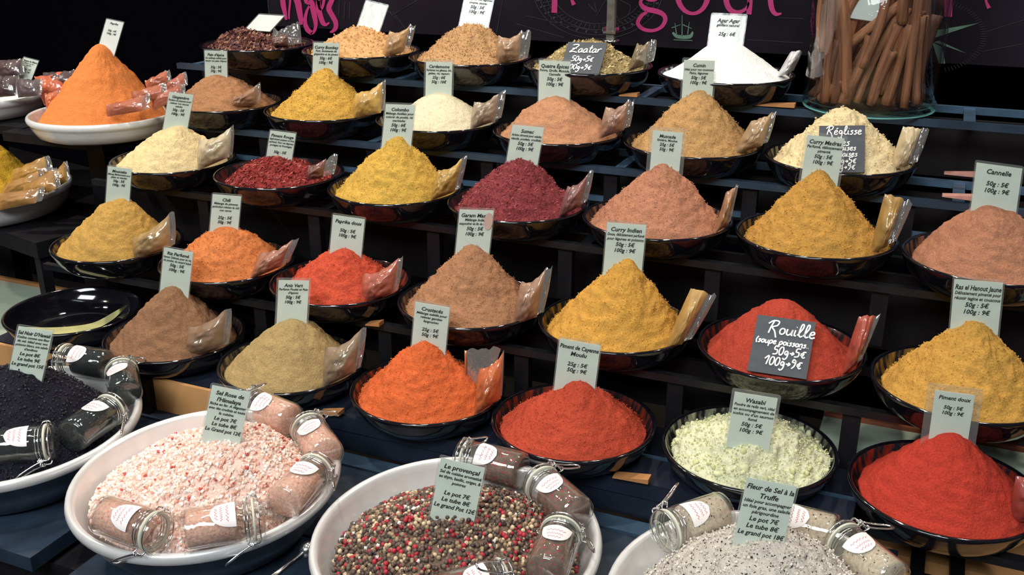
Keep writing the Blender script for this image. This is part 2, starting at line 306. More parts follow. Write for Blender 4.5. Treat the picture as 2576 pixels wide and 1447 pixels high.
for yy0, yy1 in ((1.168, 1.236), (1.2405, 1.246), (1.2505, 1.33)):
    m_ = MB(); m_.box((X0, yy0, zc(-0.775)), (-0.03, yy1, zc(-0.7505))); m_.build('plank', NAVYD if yy1 - yy0 > 0.02 else RAIL, st)
for yy in (1.185, 1.295, 1.400):
    zt_ = -0.7505 if yy < 1.39 else -0.7585; m_ = MB(); m_.box((-0.03, yy - 0.008, zc(zt_ - 0.012)), (X1, yy + 0.008, zc(zt_))); m_.build('rail', DARKRAIL, st)
m_ = MB(); m_.box((-0.96, 1.172, zc(-0.8105)), (0.03, 1.182, zc(-0.776))); m_.build('riser_board', NAVYD, st)
for x in (-1.5, -0.03, 0.73):
    m_ = MB(); m_.box((x - 0.02, 1.30, 0), (x + 0.02, 1.34, zc(-0.776))); m_.build('leg', MATBLACK, st)
for x in (-1.5, 0.7):
    m_ = MB(); m_.box((x - 0.02, 1.80, 0), (x + 0.02, 1.84, zc(-0.345))); m_.build('leg', MATBLACK, st)
# counter in front carrying the big trays
ct = empty('counter', (-0.5, 1.0, 0), 'navy painted plank counter under the large metal trays in front', 'counter')
FZ = zc(-0.811)
pc = atZ(72, 1387, -0.80); pd = atZ(184, 1418, -0.80); pe = atZ(2235, 1380, -0.80)
def plank(x0, x1, y0, y1, m=NAVY, z1=0.0):
    m_ = MB(); m_.box((x0, y0, FZ - 0.022), (x1, y1, FZ + z1)); return m_.build('plank', m, ct)
for (x0, x1) in ((-1.7, pc.x), (pd.x, 0.02)):
    plank(x0, x1, 1.134, 1.165, RAIL if x0 > -1.5 else NAVY); plank(x0, x1, 0.955, 1.128); plank(x0, x1, pc.y if x0 < -1.5 else 0.74, 0.950)
m_ = MB(); m_.box((-1.7, 0.80, 0), (0.0, 1.15, FZ - 0.03)); m_.build('carcass', MATBLACK, ct)
# plywood panel and posts below the fifth row at left, plywood floor at right
pw = empty('plywood_panel', (-1.3, 1.16, zc(-.80)), 'orange plywood panel behind black posts under the left end of the fifth row', 'panel')
m_ = MB(); m_.box((-1.62, 1.159, zc(-.8105)), (-1.02, 1.166, zc(-.7515))); m_.build('panel', PLY, pw)
for x in (-1.36, -1.165): m_ = MB(); m_.box((x - 0.012, 1.140, zc(-.8105)), (x + 0.012, 1.1585, zc(-.7515))); m_.build('post', MATBLACK, pw)
lw = empty('pallet', (0.3, 1.3, zc(-.88)), 'wooden slatted base with black gaps below the right hand red spice bowl', 'pallet')
for i, yy in enumerate((1.10, 1.30, 1.46, 1.62)):
    m_ = MB(); m_.box((0.0, yy, zc(-0.88)), (0.70, yy + 0.155, zc(-0.86))); m_.build('board', PLY, lw)
for xx in (0.05, 0.10, 0.32): m_ = MB(); m_.box((xx, 1.05, zc(-0.8599)), (xx + 0.018, 1.75, zc(-0.845))); m_.build('bar', MATBLACK, lw)
pb = empty('display_board', (0.2, 1.42, zc(-0.7505)), 'pale green board lying behind the right hand red spice bowl', 'board')
m_ = MB(); m_.box((-0.10, 1.365, zc(-0.758)), (0.75, 1.46, zc(-0.748))); m_.build('panel', PALE, pb)
m_ = MB(); m_.box((-0.10, 1.461, zc(-0.758)), (0.75, 1.468, zc(-0.742))); m_.build('edge_strip', mat('rust_edge', (150, 84, 62), 0.6, noise_amt=0.1), pb)
# wooden shims lying on the shelf edges
def shim(px0, py0, px1, py1, Y, label, c=WOOD):
    a, b = atY(px0, py0, Y), atY(px1, py1, Y); d = (b - a); L = d.length; h = 0.005
    vs = [a + Vector((0, -0.008, 0)), b + Vector((0, -0.008, 0)), b + Vector((0, 0.008, 0)), a + Vector((0, 0.008, 0))]
    up = [v + Vector((0, 0, h * (0.4 if i in (0, 3) else 1.4))) for i, v in enumerate(vs)]
    o = mk('wooden_shim', vs + up, [(3, 2, 1, 0), (4, 5, 6, 7), (0, 1, 5, 4), (1, 2, 6, 5), (2, 3, 7, 6), (3, 0, 4, 7)], c, origin=a); tag(o, label, 'shim', 'wooden shims on the shelf edges')
ROSE = mat('rosy_wood', (196, 140, 128), 0.6, noise_amt=0.15)
shim(1897, 264, 2000, 270, 1.745, 'thin wooden wedge on the shelf edge left of the cinnamon jar'); shim(1560, 240, 1606, 243, 1.745, 'thin wooden wedge under the bowl with the Zaatar board')
shim(2375, 436, 2455, 444, 1.79, 'pinkish wooden strip on the upper rail behind the Cannelle card', ROSE); shim(2370, 492, 2445, 502, 1.64, 'pinkish wooden strip on the lower rail left of the Cannelle card', ROSE)
shim(925, 815, 960, 818, 1.30, 'small wooden wedge under the right side of the Paprika bowl'); shim(1545, 1196, 1634, 1212, 1.165, 'wooden wedge under the bowl with the Piment de Cayenne card'); shim(808, 1036, 860, 1042, 1.165, 'wooden wedge on the plank left of the orange mound bowl')
# metal pole behind the Zaatar bowl
pt, pm, pbm = atY(1537, -40, 1.99), atY(1537, 78, 1.99), atY(1537, 104, 1.99)
po = empty('metal_pole', pbm, 'worn grey metal pole with a clamp in front of the magenta lettering', 'pole')
m_ = MB(); m_.box((pm.x - 0.008, 1.984, pbm.z), (pm.x + 0.008, 1.996, pt.z + 0.3)); m_.build('shaft', mat('worn_steel', (120, 116, 108), 0.45, metal=0.4, noise_amt=0.4, noise_scale=60), po)
m_ = MB(); m_.box((pm.x - 0.013, 1.978, pm.z - 0.004), (pm.x + 0.013, 2.0, pm.z)); m_.box((pm.x - 0.014, 1.976, pm.z), (pm.x - 0.012, 2.0, pm.z + 0.008)); m_.box((pm.x + 0.012, 1.976, pm.z), (pm.x + 0.014, 2.0, pm.z + 0.008)); m_.build('clamp', WIRE, po)
m_ = MB(); m_.lathe([(0, 0.006), (0.016, 0.004), (0.02, 0.0), (0.0, 0.0)], 20, origin=pbm); m_.build('foot_plate', WIRE, po, True)
# ---------------------------------------------------------------- bowls
def bowl_mesh():
    R = 0.12
    prof = [(0.0, -0.0415), (0.068, -0.0415), (0.085, -0.0385), (0.098, -0.030), (0.106, -0.0205), (0.111, -0.010), (0.1135, -0.0015), (0.1155, 0.0), (0.1182, 0.0003), (0.12, -0.0012), (0.1198, -0.0035), (0.118, -0.0075),
            (0.1145, -0.0155), (0.1095, -0.0245), (0.1025, -0.0335), (0.0935, -0.0408), (0.0855, -0.0445), (0.083, -0.045), (0.0, -0.045)]
    fm = ([1] * 6 + [0] * 12)[::-1]; prof = prof[::-1]
    mb = MB(); mb.lathe(prof, 72, fm=fm)
    return mb.build('spice_bowl', [BLACK, BLACK], None, True)
BOWL0 = bowl_mesh(); BOWLME = BOWL0.data; bpy.data.objects.remove(BOWL0)
def bowl(x, y, z, label, dust=None):
    o = bpy.data.objects.new('spice_bowl', BOWLME); C.objects.link(o); o.location = (x, y, zc(z)); tag(o, label, 'bowl', 'black spice bowls on the tiered stand')
    if dust: o.material_slots[1].link = 'OBJECT'; o.material_slots[1].material = dust
    return o
# ---------------------------------------------------------------- spice mounds
def fb(v, s, seed): return noise.noise(Vector((v[0] * s + seed * 7.1, v[1] * s - seed * 3.3, v[2] * s + seed)))
def pile(name, x, y, z, apex, e, m, label, rb=0.1055, zb=0.011, amp=1.0, seed=0, na=132, nr=50, ridge=0.10, p=1.0, cat='spice', dy=-0.006, dx=0.002):
    """mound over the bowl whose rim centre is x, y, z; apex = world point of its top"""
    zbase = zc(z) - zb; H = apex.z - zbase; k0 = math.sqrt(rb * rb + e * e) - e
    vs = []; fs = []
    for i in range(nr + 1):
        t = i / nr; r = rb * (t ** 0.9)
        for a in range(na):
            th = 2 * math.pi * a / na
            rr = r
            g = 1 + ridge * noise.noise(Vector((math.cos(th) * 1.3 + seed, math.sin(th) * 1.3, seed * 2.7))) * min(1, t * 2.2) * (1 - t) * 2.5
            h = 1 - (math.sqrt((rr * g) ** 2 + e * e) - e) / k0
            h = math.copysign(abs(h) ** p, h)
            px = x + dx * t + (apex.x - x) * max(0, 1 - t) + rr * math.cos(th); py = y + dy * t + (apex.y - y) * max(0, 1 - t) + rr * math.sin(th)
            pz = zbase + H * h
            q = (px, py, pz); w = amp * (0.35 + 0.65 * min(1, t * 4))
            d = w * (0.0042 * fb(q, 26, seed) + 0.0032 * fb(q, 75, seed + 1) + 0.0026 * fb(q, 190, seed + 2))
            vs.append((px + d * 0.45 * math.cos(th), py + d * 0.45 * math.sin(th), pz + d * 0.8))
    for i in range(nr):
        for a in range(na):
            a2 = (a + 1) % na; fs.append((i * na + a, (i + 1) * na + a, (i + 1) * na + a2, i * na + a2))
    b = len(vs)
    for a in range(na):
        v = vs[nr * na + a]; vs.append((x + (v[0] - x) * 0.86, y + (v[1] - y) * 0.86, zbase - 0.018))
    for a in range(na):
        a2 = (a + 1) % na; fs.append((nr * na + a, b + a, b + a2, nr * na + a2))
    o = mk(name, vs, fs, m, None, True, origin=(x, y, zbase)); tag(o, label, cat); return o
def surf_points(o, n, zmin=-9, seed=0):
    r = random.Random(seed); pts = []; me = o.data; polys = [p for p in me.polygons if p.normal.z > 0.15]
    wts = [p.area for p in polys]; ch = r.choices(polys, wts, k=n)
    for p in ch:
        c = p.center.copy(); vs = [me.vertices[i].co for i in p.vertices]; a, b = r.random(), r.random()
        c = vs[0].lerp(vs[1], a).lerp(vs[3].lerp(vs[2], a), b); pts.append((c, p.normal.copy()))
    return pts
def rnd_basis(r):
    q = Vector((r.gauss(0, 1), r.gauss(0, 1), r.gauss(0, 1))).normalized(); u = q.orthogonal().normalized(); return u, q.cross(u), q
def flakes(o, n, size, mats, name, seed=1, lift=0.001, chunky=False, kindname=True):
    r = random.Random(seed); mb = MB()
    for c, nn in surf_points(o, n, seed=seed):
        u, v, q = rnd_basis(r); s = size * r.uniform(0.5, 1.25); c = c + nn * (lift + (s * 0.3 if chunky else 0)); mi = r.randrange(len(mats))
        if chunky:
            k = [u * s * r.uniform(.4, .6), -u * s * r.uniform(.4, .6), v * s * r.uniform(.4, .6), -v * s * r.uniform(.4, .6), q * s * r.uniform(.35, .55), -q * s * r.uniform(.35, .55)]
            mb.add([c + x for x in k], [(0, 2, 4), (2, 1, 4), (1, 3, 4), (3, 0, 4), (2, 0, 5), (1, 2, 5), (3, 1, 5), (0, 3, 5)], mi)
        else:
            w_ = s * r.uniform(0.25, 0.6); mb.add([c - u * s * .5 - v * w_ * .5, c + u * s * .5 - v * w_ * .4, c + u * s * .5 + v * w_ * .5 + q * s * .15, c - u * s * .5 + v * w_ * .5], [(0, 1, 2, 3)], mi)
    p = mk(name, [v + o.location for v in mb.v], mb.f, mats, o, False, None, mb.fm); tag(p, kind='stuff'); return p
# ---------------------------------------------------------------- price cards
def plane_quad(quad, P0, back=0.10, face=0.55):
    n = (FWH * face + Vector((0, 1, 0)) * (1 - face)).normalized(); n = (n * math.cos(back) - Vector((0, 0, 1)) * math.sin(back)).normalized()
    # leaning back: the top is farther from the viewer
    n = Vector((n.x, n.y, -math.sin(back))).normalized()
    return [atP(x, y, P0, n) for x, y in quad], n
def card(quad, base, lines, label, paper=None, back=0.10, face=0.55, sleeve=None, drop=0.02, title_size=1.0, red=False, blank=False, blob=None):
    """quad = TL, TR, BR, BL of the visible card in the photograph; base = world point the card stands at"""
    P, n = plane_quad(quad, base, back, face); TL, TR, BR, BL = P
    u = ((TR - TL) + (BR - BL)) * 0.5; v = ((TL - BL) + (TR - BR)) * 0.5; W = u.length; Hh = v.length
    u.normalize(); v.normalize(); ctr = (TL + TR + BR + BL) * 0.25; o0 = ctr - u * W / 2 - v * Hh / 2 - v * drop; Hh += drop
    root = empty('price_card', o0 + u * W / 2, label, 'price card', 'printed price cards in the spices')
    def slab(name, x0, x1, y0, y1, d0, d1, m, rc=0.0):
        pts = [(x0, y0), (x1, y0)]
        rr = rc
        if rr: pts += [(x1, y1 - rr), (x1 - rr * .3, y1 - rr * .3), (x1 - rr, y1), (x0 + rr, y1), (x0 + rr * .3, y1 - rr * .3), (x0, y1 - rr)]
        else: pts += [(x1, y1), (x0, y1)]
        k = len(pts); vs = [o0 + u * a + v * b + n * d0 for a, b in pts] + [o0 + u * a + v * b + n * d1 for a, b in pts]
        return mk(name, vs, [tuple(range(k)), tuple(range(k, 2 * k))[::-1]] + [(i, k + i, k + (i + 1) % k, (i + 1) % k) for i in range(k)], m, root)
    sx = sleeve or 0.035
    slab('paper', 0, W, 0, Hh - W * 0.03, 0, 0.0006, paper or PAPER)
    slab('clear_sleeve', -W * sx, W * (1 + sx), -0.001, Hh + W * sx * 0.8, -0.0007, 0.0013, SLEEVE, W * 0.05)
    if lines and not blank:
        y = Hh - W * 0.24; vs = []; fs = []; 
        cur = Hh - W * .07
        for ln in lines:
            if ln == '': cur -= W * 0.11; continue
            if ln.startswith('#'): t = ln[1:]; sz = W * 0.155 * title_size
            elif ln.startswith('$'): t = ln[1:]; sz = W * 0.145
            else: t = ln; sz = W * 0.105
            cur -= sz * 1.12; tv, tf = text_mesh(t, sz, offset=sz * .022)
            wid = max(a[0] for a in tv) - min(a[0] for a in tv); sq = min(1.0, W * 0.95 / wid); b = len(vs)
            vs += [o0 + u * (W / 2 + a[0] * sq) + v * (cur + a[1]) - n * 0.0009 for a in tv]; fs += [tuple(i + b for i in f) for f in tf]
        mk('lettering', vs, fs, INK, root)
    if blob:
        bx, by, rx, ry, m = blob; mbb = MB(); k = 20; vs = [o0 + u * (W * bx + W * rx * math.cos(2 * math.pi * i / k) * (1 + .15 * math.sin(3 * i))) + v * (Hh * by + W * ry * math.sin(2 * math.pi * i / k)) - n * 0.0016 for i in range(k)]
        mbb.add(vs + [p + n * 0.0008 for p in vs], [tuple(range(k)), tuple(range(k, 2 * k))[::-1]] + [(i, k + i, k + (i + 1) % k, (i + 1) % k) for i in range(k)]); mbb.build('powder_smudge', m, root)
    return root
# ---------------------------------------------------------------- sachets
PM = {}
def pouch_mat(rgb):
    if rgb not in PM: PM[rgb] = mat('pouch_powder', tuple(v * .80 + g * .12 for v, g in zip(rgb, (150, 134, 124))), 0.55, coat=1.0, coat_rough=0.06, noise_amt=0.25, noise_scale=40, bump=0.9, bump_scale=48)
    return PM[rgb]
def sachet(quad, Y, rgb, label, group='cellophane spice sachets', T=0.021, split=0.80, tilt=0.15, face=0.5, top_flap=0.0, seed=0, nu=26, nv=20, sag=1.0):
    """pillow sachet; quad = TL, TR, BR, BL outline; powder fills u < split, the rest is clear folded film"""
    P0 = atY((quad[2][0] + quad[3][0]) / 2, (quad[2][1] + quad[3][1]) / 2, Y)
    P, n = plane_quad(quad, P0, tilt, face); TL, TR, BR, BL = P
    root = empty('spice_sachet', (BL + BR) * 0.5, label, 'sachet', group)
    def surf(u0, u1, v0, v1, T_, name, m, wr):
        vs = []; fs = []
        for side in (-1, 1):
            for j in range(nv + 1):
                for i in range(nu + 1):
                    s, t = i / nu, j / nv; uu = u0 + (u1 - u0) * s; vv = v0 + (v1 - v0) * t
                    c = BL.lerp(BR, uu).lerp(TL.lerp(TR, uu), vv)
                    b = (max(0, math.sin(math.pi * s)) ** 0.75) * (max(0, math.sin(math.pi * t)) ** 0.7) * (1.2 - 0.5 * t)
                    c = c - (TL - BL).normalized() * min(0.15 * (TL - BL).length, 0.20 * (TR - TL).length * split) * (sag * math.sin(math.pi * min(1, uu / split)) * vv ** 3) + (BR - BL) * (0.03 * math.sin(math.pi * vv) * (2 * uu - 1))
                    wv = noise.noise(Vector((uu * 5 + seed * 3.7, vv * 5, seed + side))) * 0.34 + noise.noise(Vector((uu * 13 + seed, vv * 12, side * 2.0))) * 0.20 + abs(noise.noise(Vector((uu * 9 + vv * 6 + seed, vv * 9 - uu * 5, side * 4.0)))) * 0.22
                    vs.append(c + n * (side * T_ * b * (1 + wv * wr)) + n * 0.002 * wv * wr + Vector((0, 0, 0.003 * wr * noise.noise(Vector((uu * 7, seed * 1.9, 3))) * t)))
        N = (nu + 1) * (nv + 1)
        for side in (0, 1):
            for j in range(nv):
                for i in range(nu):
                    a = side * N + j * (nu + 1) + i; q = (a, a + 1, a + nu + 2, a + nu + 1); fs.append(q if side == 0 else q[::-1])
        return mk(name, vs, fs, m, root, True)
    surf(0, split, 0, 1 - top_flap, T, 'powder_filling', pouch_mat(rgb), 1.0)
    surf(split - 0.06, 1, 0.05, 1, T * 0.22, 'clear_film_flap', FILM, 2.2)
    if top_flap: surf(0.0, split, 1 - top_flap - 0.05, 1, T * 0.25, 'clear_film_top', FILM, 2.0)
    return root
# ---------------------------------------------------------------- chalk handwriting
G = {  # single-stroke glyphs on a unit box, y up; (advance, strokes)
 'Z': (0.9, [[(0.1, .95), (.45, 1.05), (.75, .95), (.5, .55), (.05, .05), (.4, .12), (.85, .0)], [(.2, .5), (.65, .55)]]),
 'a': (0.55, [[(.45, .42), (.25, .5), (.08, .3), (.12, .05), (.3, .05), (.44, .35), (.44, .1), (.58, .05)]]),
 't': (0.42, [[(.25, .95), (.2, .4), (.22, .08), (.42, .08)], [(.05, .6), (.42, .62)]]),
 'r': (0.45, [[(.08, .5), (.12, .05), (.15, .35), (.3, .52), (.44, .48)]]),
 'R': (0.85, [[(.3, 1), (.2, .5), (.15, 0)], [(-.05, .75), (.25, 1.02), (.65, 1.0), (.62, .68), (.3, .5), (.55, .2), (.78, -.3)]]),
 'o': (0.5, [ell(.25, .27, .18, .24, 90, 450, 9)]),
 'u': (0.55, [[(.08, .5), (.08, .15), (.22, .03), (.4, .2), (.45, .5), (.45, .08), (.55, .05)]]),
 'i': (0.28, [[(.1, .5), (.1, .1), (.25, .05)], [(.12, .72), (.15, .75)]]),
 'l': (0.42, [[(.05, .1), (.3, .7), (.28, 1.0), (.15, .95), (.12, .3), (.25, .03), (.42, .1)]]),
 'e': (0.48, [[(.06, .25), (.35, .35), (.3, .52), (.12, .45), (.08, .15), (.25, .02), (.46, .12)]]),
 'é': (0.48, [[(.06, .25), (.35, .35), (.3, .52), (.12, .45), (.08, .15), (.25, .02), (.46, .12)], [(.22, .68), (.38, .8)]]),
 's': (0.42, [[(.36, .5), (.12, .42), (.32, .22), (.2, .02), (.05, .08)]]),
 'n': (0.55, [[(.08, .5), (.08, .03)], [(.08, .35), (.28, .52), (.42, .4), (.42, .05), (.54, .05)]]),
 'p': (0.55, [[(.12, .5), (.06, -.4)], [(.12, .4), (.35, .52), (.46, .25), (.25, .02), (.1, .1)]]),
 'g': (0.55, [[(.42, .42), (.2, .5), (.1, .25), (.28, .1), (.42, .4), (.42, -.2), (.22, -.42), (.05, -.28)]]),
 'b': (0.5, [[(.1, 1), (.08, .05), (.35, .05), (.42, .35), (.12, .4)]]),
 'c': (0.45, [[(.4, .45), (.15, .45), (.1, .12), (.3, .02), (.44, .12)]]),
 '(': (0.3, [[(.25, .85), (.08, .4), (.2, -.1)]]), '.': (0.2, [[(.08, .03), (.12, .06)]]),
 '5': (0.55, [[(.5, .92), (.15, .9), (.12, .55), (.4, .5), (.42, .1), (.05, .0)]]), '0': (0.55, [ell(.27, .45, .2, .45, 90, 450, 11)]),
 '1': (0.5, [[(.0, .6), (.35, .95), (.3, .0)]]), '9': (0.55, [[(.45, .7), (.2, .9), (.12, .6), (.4, .6), (.45, .8), (.4, .2), (.2, -.1)]]),
 '€': (0.6, [[(.55, .65), (.3, .62), (.18, .3), (.35, .02), (.55, .1)], [(.05, .42), (.42, .44)], [(.05, .26), (.4, .28)]]), '>': (0.5, [[(.05, .3), (.4, .3)], [(.25, .48), (.45, .3), (.25, .12)]]), ' ': (0.3, [])}
def chalkboard(quad, base, lines, label, back=0.12, face=0.5, drop=0.0):
    P, n = plane_quad(quad, base, back, face); TL, TR, BR, BL = P
    u = ((TR - TL) + (BR - BL)) * 0.5; v = ((TL - BL) + (TR - BR)) * 0.5; W = u.length; Hh = v.length; u.normalize(); v.normalize()
    ctr = (TL + TR + BR + BL) * 0.25; o0 = ctr - u * W / 2 - v * Hh / 2
    root = empty('chalkboard_sign', o0 + u * W / 2, label, 'chalkboard', 'hand chalked slate signs')
    pts = [(0, -drop), (W, -drop), (W, Hh), (0, Hh)]; vs = [o0 + u * a + v * b for a, b in pts] + [o0 + u * a + v * b + n * 0.003 for a, b in pts]
    mk('slate', vs, [(0, 1, 2, 3), (7, 6, 5, 4), (0, 4, 5, 1), (1, 5, 6, 2), (2, 6, 7, 3), (3, 7, 4, 0)], SLATE, root)
    mb = MB()
    for (t, x, y, s, wd) in lines:        # fractions of the board, y from the bottom
        cx = x * W
        for ch in t:
            adv, strokes = G[ch]
            for stq in strokes:
                ribbon(mb, cr([(cx + a * s * W + b * s * W * 0.15, y * Hh + b * s * W) for a, b in stq], 5), wd * W, lambda a, b: o0 + u * a + v * b - n * 0.0006, th=-n * 0.0005)
            cx += adv * s * W
    mb.build('chalk_lettering', CHALK, root); return root
# ---------------------------------------------------------------- the black bowls, row by row
K = (168, 112, 74)
def E(t): return ['$' + x for x in t]
D = [
# id, X, Y, Z, rgb, apex px, e, options, description
('A1', -1.3574, 1.7931, -.2858, (112, 66, 58), (610, 76), .07, dict(rb=.100, amp=1.4, ridge=.3), 'dark red brown dried flakes'),
('A2', -1.1032, 1.7948, -.2858, (222, 170, 112), (912, 68), .035, dict(amp=1.8), 'crumbly golden sand powder'),
('A3', -.8606, 1.8007, -.2858, (196, 152, 104), (1188, 60), .035, dict(amp=1.2), 'coarse tan ground coriander'),
('A4', -.6138, 1.7924, -.2858, (172, 150, 104), (1478, 103), .06, dict(amp=1.3, rb=.100), 'olive brown herb mix'),
('A5', -.3583, 1.7956, -.2858, (255, 255, 255), (1826, 98), .03, dict(amp=.2, p=1.25, rb=.110, zb=.006, dx=0, dy=0), 'pure white powder'),
('B1', -1.3662, 1.677, -.3892, (176, 124, 84), (548, 190), .05, dict(), 'soft brown gingerbread spice'),
('B2', -1.1276, 1.6864, -.3892, (208, 160, 62), (820, 172), .012, dict(amp=1.1), 'bright yellow Curry Bombay powder'),
('B3', -.8765, 1.6923, -.3892, (226, 212, 178), (1105, 235), .045, dict(amp=.5), 'pale cream cardamom powder'),
('B4', -.63, 1.6864, -.3892, (190, 134, 98), (1397, 243), .04, dict(), 'rosy tan four spice powder'),
('B5', -.3841, 1.6889, -.3892, (194, 148, 92), (1757, 228), .02, dict(amp=1.2), 'tan ground cumin'),
('B6', -.1396, 1.6782, -.3892, (238, 214, 164), (2128, 271), .02, dict(amp=1.5), 'pale cream liquorice powder'),
('C0', -1.3733, 1.5151, -.475, (232, 206, 152), (448, 318), .03, dict(amp=.9), 'pale yellow ginger powder'),
('C1', -1.1193, 1.5091, -.475, (146, 50, 48), (694, 397), .06, dict(rb=.096, zb=.015, amp=1.2), 'dark red chilli flakes'),
('C2', -.8708, 1.5077, -.475, (208, 164, 62), (1002, 345), .012, dict(amp=1.2), 'bright yellow Colombo powder'),
('C3', -.6332, 1.5051, -.475, (136, 56, 60), (1310, 400), .022, dict(amp=1.3), 'burgundy red sumac'),
('C4', -.3942, 1.5114, -.475, (188, 126, 96), (1668, 413), .012, dict(amp=1.1), 'rosy brown nutmeg powder'),
('C5', -.1488, 1.5233, -.475, (198, 145, 60), (2062, 428), .012, dict(amp=1.1), 'ochre yellow Curry Madras powder'),
('C6', .0943, 1.5119, -.475, (182, 122, 92), (2495, 518), .05, dict(), 'rosy brown cinnamon powder'),
('D0', -1.3972, 1.3656, -.6041, (200, 154, 72), (303, 501), .03, dict(), 'olive yellow Moussaka blend'),
('D1', -1.1405, 1.3629, -.6041, (212, 122, 62), (572, 573), .045, dict(amp=1.2), 'orange brown chilli blend'),
('D2', -.8981, 1.3564, -.6041, (204, 76, 48), (868, 628), .03, dict(rb=.100, zb=.013, amp=1.2), 'orange red sweet paprika'),
('D3', -.6537, 1.361, -.6041, (176, 124, 88), (1187, 618), .016, dict(amp=1.2), 'light brown Garam Masala powder'),
('D4', -.4123, 1.3685, -.6041, (214, 156, 58), (1580, 650), .008, dict(amp=1.2), 'golden Curry Indien powder'),
('D5', -.165, 1.3762, -.6041, (184, 64, 44), (1974, 758), .03, dict(amp=.7), 'brick red rouille powder'),
('D6', .0797, 1.3535, -.6041, (208, 154, 62), (2452, 810), .02, dict(amp=1.2), 'golden ochre Ras el Hanout powder'),
('E0', -1.4171, 1.2546, -.7047, None, None, 0, {}, ''),
('E1', -1.1692, 1.2413, -.7047, (150, 108, 78), (432, 721), .022, dict(), 'greyish brown rice spice'),
('E2', -.9174, 1.228, -.7047, (178, 150, 98), (737, 805), .035, dict(amp=.8), 'greenish tan ground aniseed'),
('E3', -.6687, 1.2295, -.7047, (220, 100, 42), (1066, 861), .018, dict(amp=1.2), 'vivid orange seafood spice'),
('E4', -.4264, 1.2222, -.7047, (192, 70, 44), (1458, 961), .016, dict(amp=.9), 'deep red cayenne powder'),
('E5', -.1784, 1.2478, -.7047, (226, 226, 190), (1888, 1066), .10, dict(amp=1.9, rb=.106, zb=.010), 'pale green crumbly wasabi powder'),
('E6', .0724, 1.2423, -.7047, (194, 56, 38), (2395, 1092), .025, dict(amp=.7), 'large bright red sweet pepper powder'),
]
PILE = {}
for i, (k, x, y, z, rgb, ap, e, opt, desc) in enumerate(D):
    if rgb is None:
        bowl(x, y, z, 'glossy black bowl left almost empty at the left end of its row'); PILE[k] = (None, Vector((x, y, zc(z))), (x, y, zc(z))); continue
    bowl(x, y, z, 'glossy black bowl heaped with the ' + desc, dust_mat('dusty_lacquer', rgb))
    A = atY(ap[0], ap[1], y - (0 if k[0] == 'A' else .022)); sp = {'A4': (90, 80, 50), 'B2': (150, 100, 20), 'A3': (140, 96, 60)}.get(k)
    m = spice_mat('powder', rgb, 0.38 if k in ('A1', 'A4', 'C1', 'C3') else 0.2, sp, 0.38)
    o = pile('spice_mound', x, y, z, A, e, m, 'mound of ' + desc + ' in a black bowl', seed=i + 1, **opt)
    PILE[k] = (o, A, (x, y, zc(z)))
def fm(n, *cols): return [mat(n, c, 0.7, noise_amt=0.15) for c in cols]
flakes(PILE['A1'][0], 2600, .010, fm('dried_flake', (140, 86, 74), (100, 56, 54), (186, 136, 112), (86, 50, 62)), 'flakes', 3)
flakes(PILE['C1'][0], 2400, .006, fm('chilli_flake', (150, 44, 44), (120, 34, 38), (176, 84, 72)), 'flakes', 4)
flakes(PILE['A4'][0], 1600, .006, fm('herb_flake', (180, 158, 106), (212, 190, 140), (128, 112, 74)), 'flakes', 5)
flakes(PILE['C3'][0], 2200, .0036, fm('sumac_flake', (140, 54, 60), (116, 42, 50), (168, 84, 84)), 'flakes', 6)
flakes(PILE['A2'][0], 700, .0042, fm('sand_crumb', (224, 176, 118), (206, 152, 96)), 'crumbs', 7, chunky=True)
flakes(PILE['B6'][0], 260, .0036, fm('cream_crumb', (240, 218, 170), (230, 202, 150)), 'crumbs', 8, chunky=True)
flakes(PILE['A3'][0], 1800, .0026, fm('coriander_crumb', (204, 160, 112), (176, 128, 84)), 'crumbs', 9, chunky=True)
for kk, cc in (('D1', (206, 112, 52)), ('D2', (220, 80, 44)), ('E3', (232, 104, 36)), ('D4', (214, 156, 58)), ('C2', (224, 172, 52)), ('B2', (222, 168, 48)), ('C5', (206, 148, 54)), ('D3', (176, 124, 88)), ('C4', (188, 126, 96)), ('D6', (208, 154, 62)), ('B5', (194, 148, 92)), ('E4', (192, 70, 44))):
    flakes(PILE[kk][0], 800, .0021, fm('powder_crumb', cc), 'crumbs', hash(kk) % 97 if False else ord(kk[0]) * 3 + int(kk[1]), chunky=True)
# wasabi lumps: pieces of the mound one can pick out
wm = fm('wasabi_lump', (214, 216, 172), (198, 201, 150))
LUMP = []
for s in range(4):
    bm = bmesh.new(); bmesh.ops.create_icosphere(bm, subdivisions=2, radius=1)
    for v in bm.verts: v.co *= 1 + 0.45 * noise.noise(v.co * 1.5 + Vector((s * 5, 0, 0))) + 0.16 * noise.noise(v.co * 4.5 + Vector((0, s * 5, 0)))
    me = bpy.data.meshes.new('lump'); bm.to_mesh(me); bm.free(); me.materials.append(wm[s % 2]); me.polygons.foreach_set('use_smooth', [True] * len(me.polygons)); LUMP.append(me)
rr_ = random.Random(11); wo = PILE['E5'][0]
for c, nn in surf_points(wo, 420, seed=12):
    rad = math.hypot(c.x, c.y)
    if rad < 0.05 or rad > 0.101 or rr_.random() > (0.03 + 0.75 * (rad / 0.11) ** 4) * (1.0 if c.x < 0.02 or rad > 0.085 else 0.35): continue
    if len(wo.children) > 150: break
    o = bpy.data.objects.new('lump', rr_.choice(LUMP)); C.objects.link(o); o.parent = wo; s = rr_.choice([.0022, .0028, .003, .0035, .004, .0045, .005, .006]) * rr_.uniform(.8, 1.2)
    o.location = c + nn * s * 0.2; o.scale = (s, s * rr_.uniform(.75, 1), s * rr_.uniform(.6, .9)); o.rotation_euler = (rr_.uniform(0, 6), rr_.uniform(0, 6), rr_.uniform(0, 6))
flakes(wo, 1500, .0032, wm, 'crumbs', 13, chunky=True)
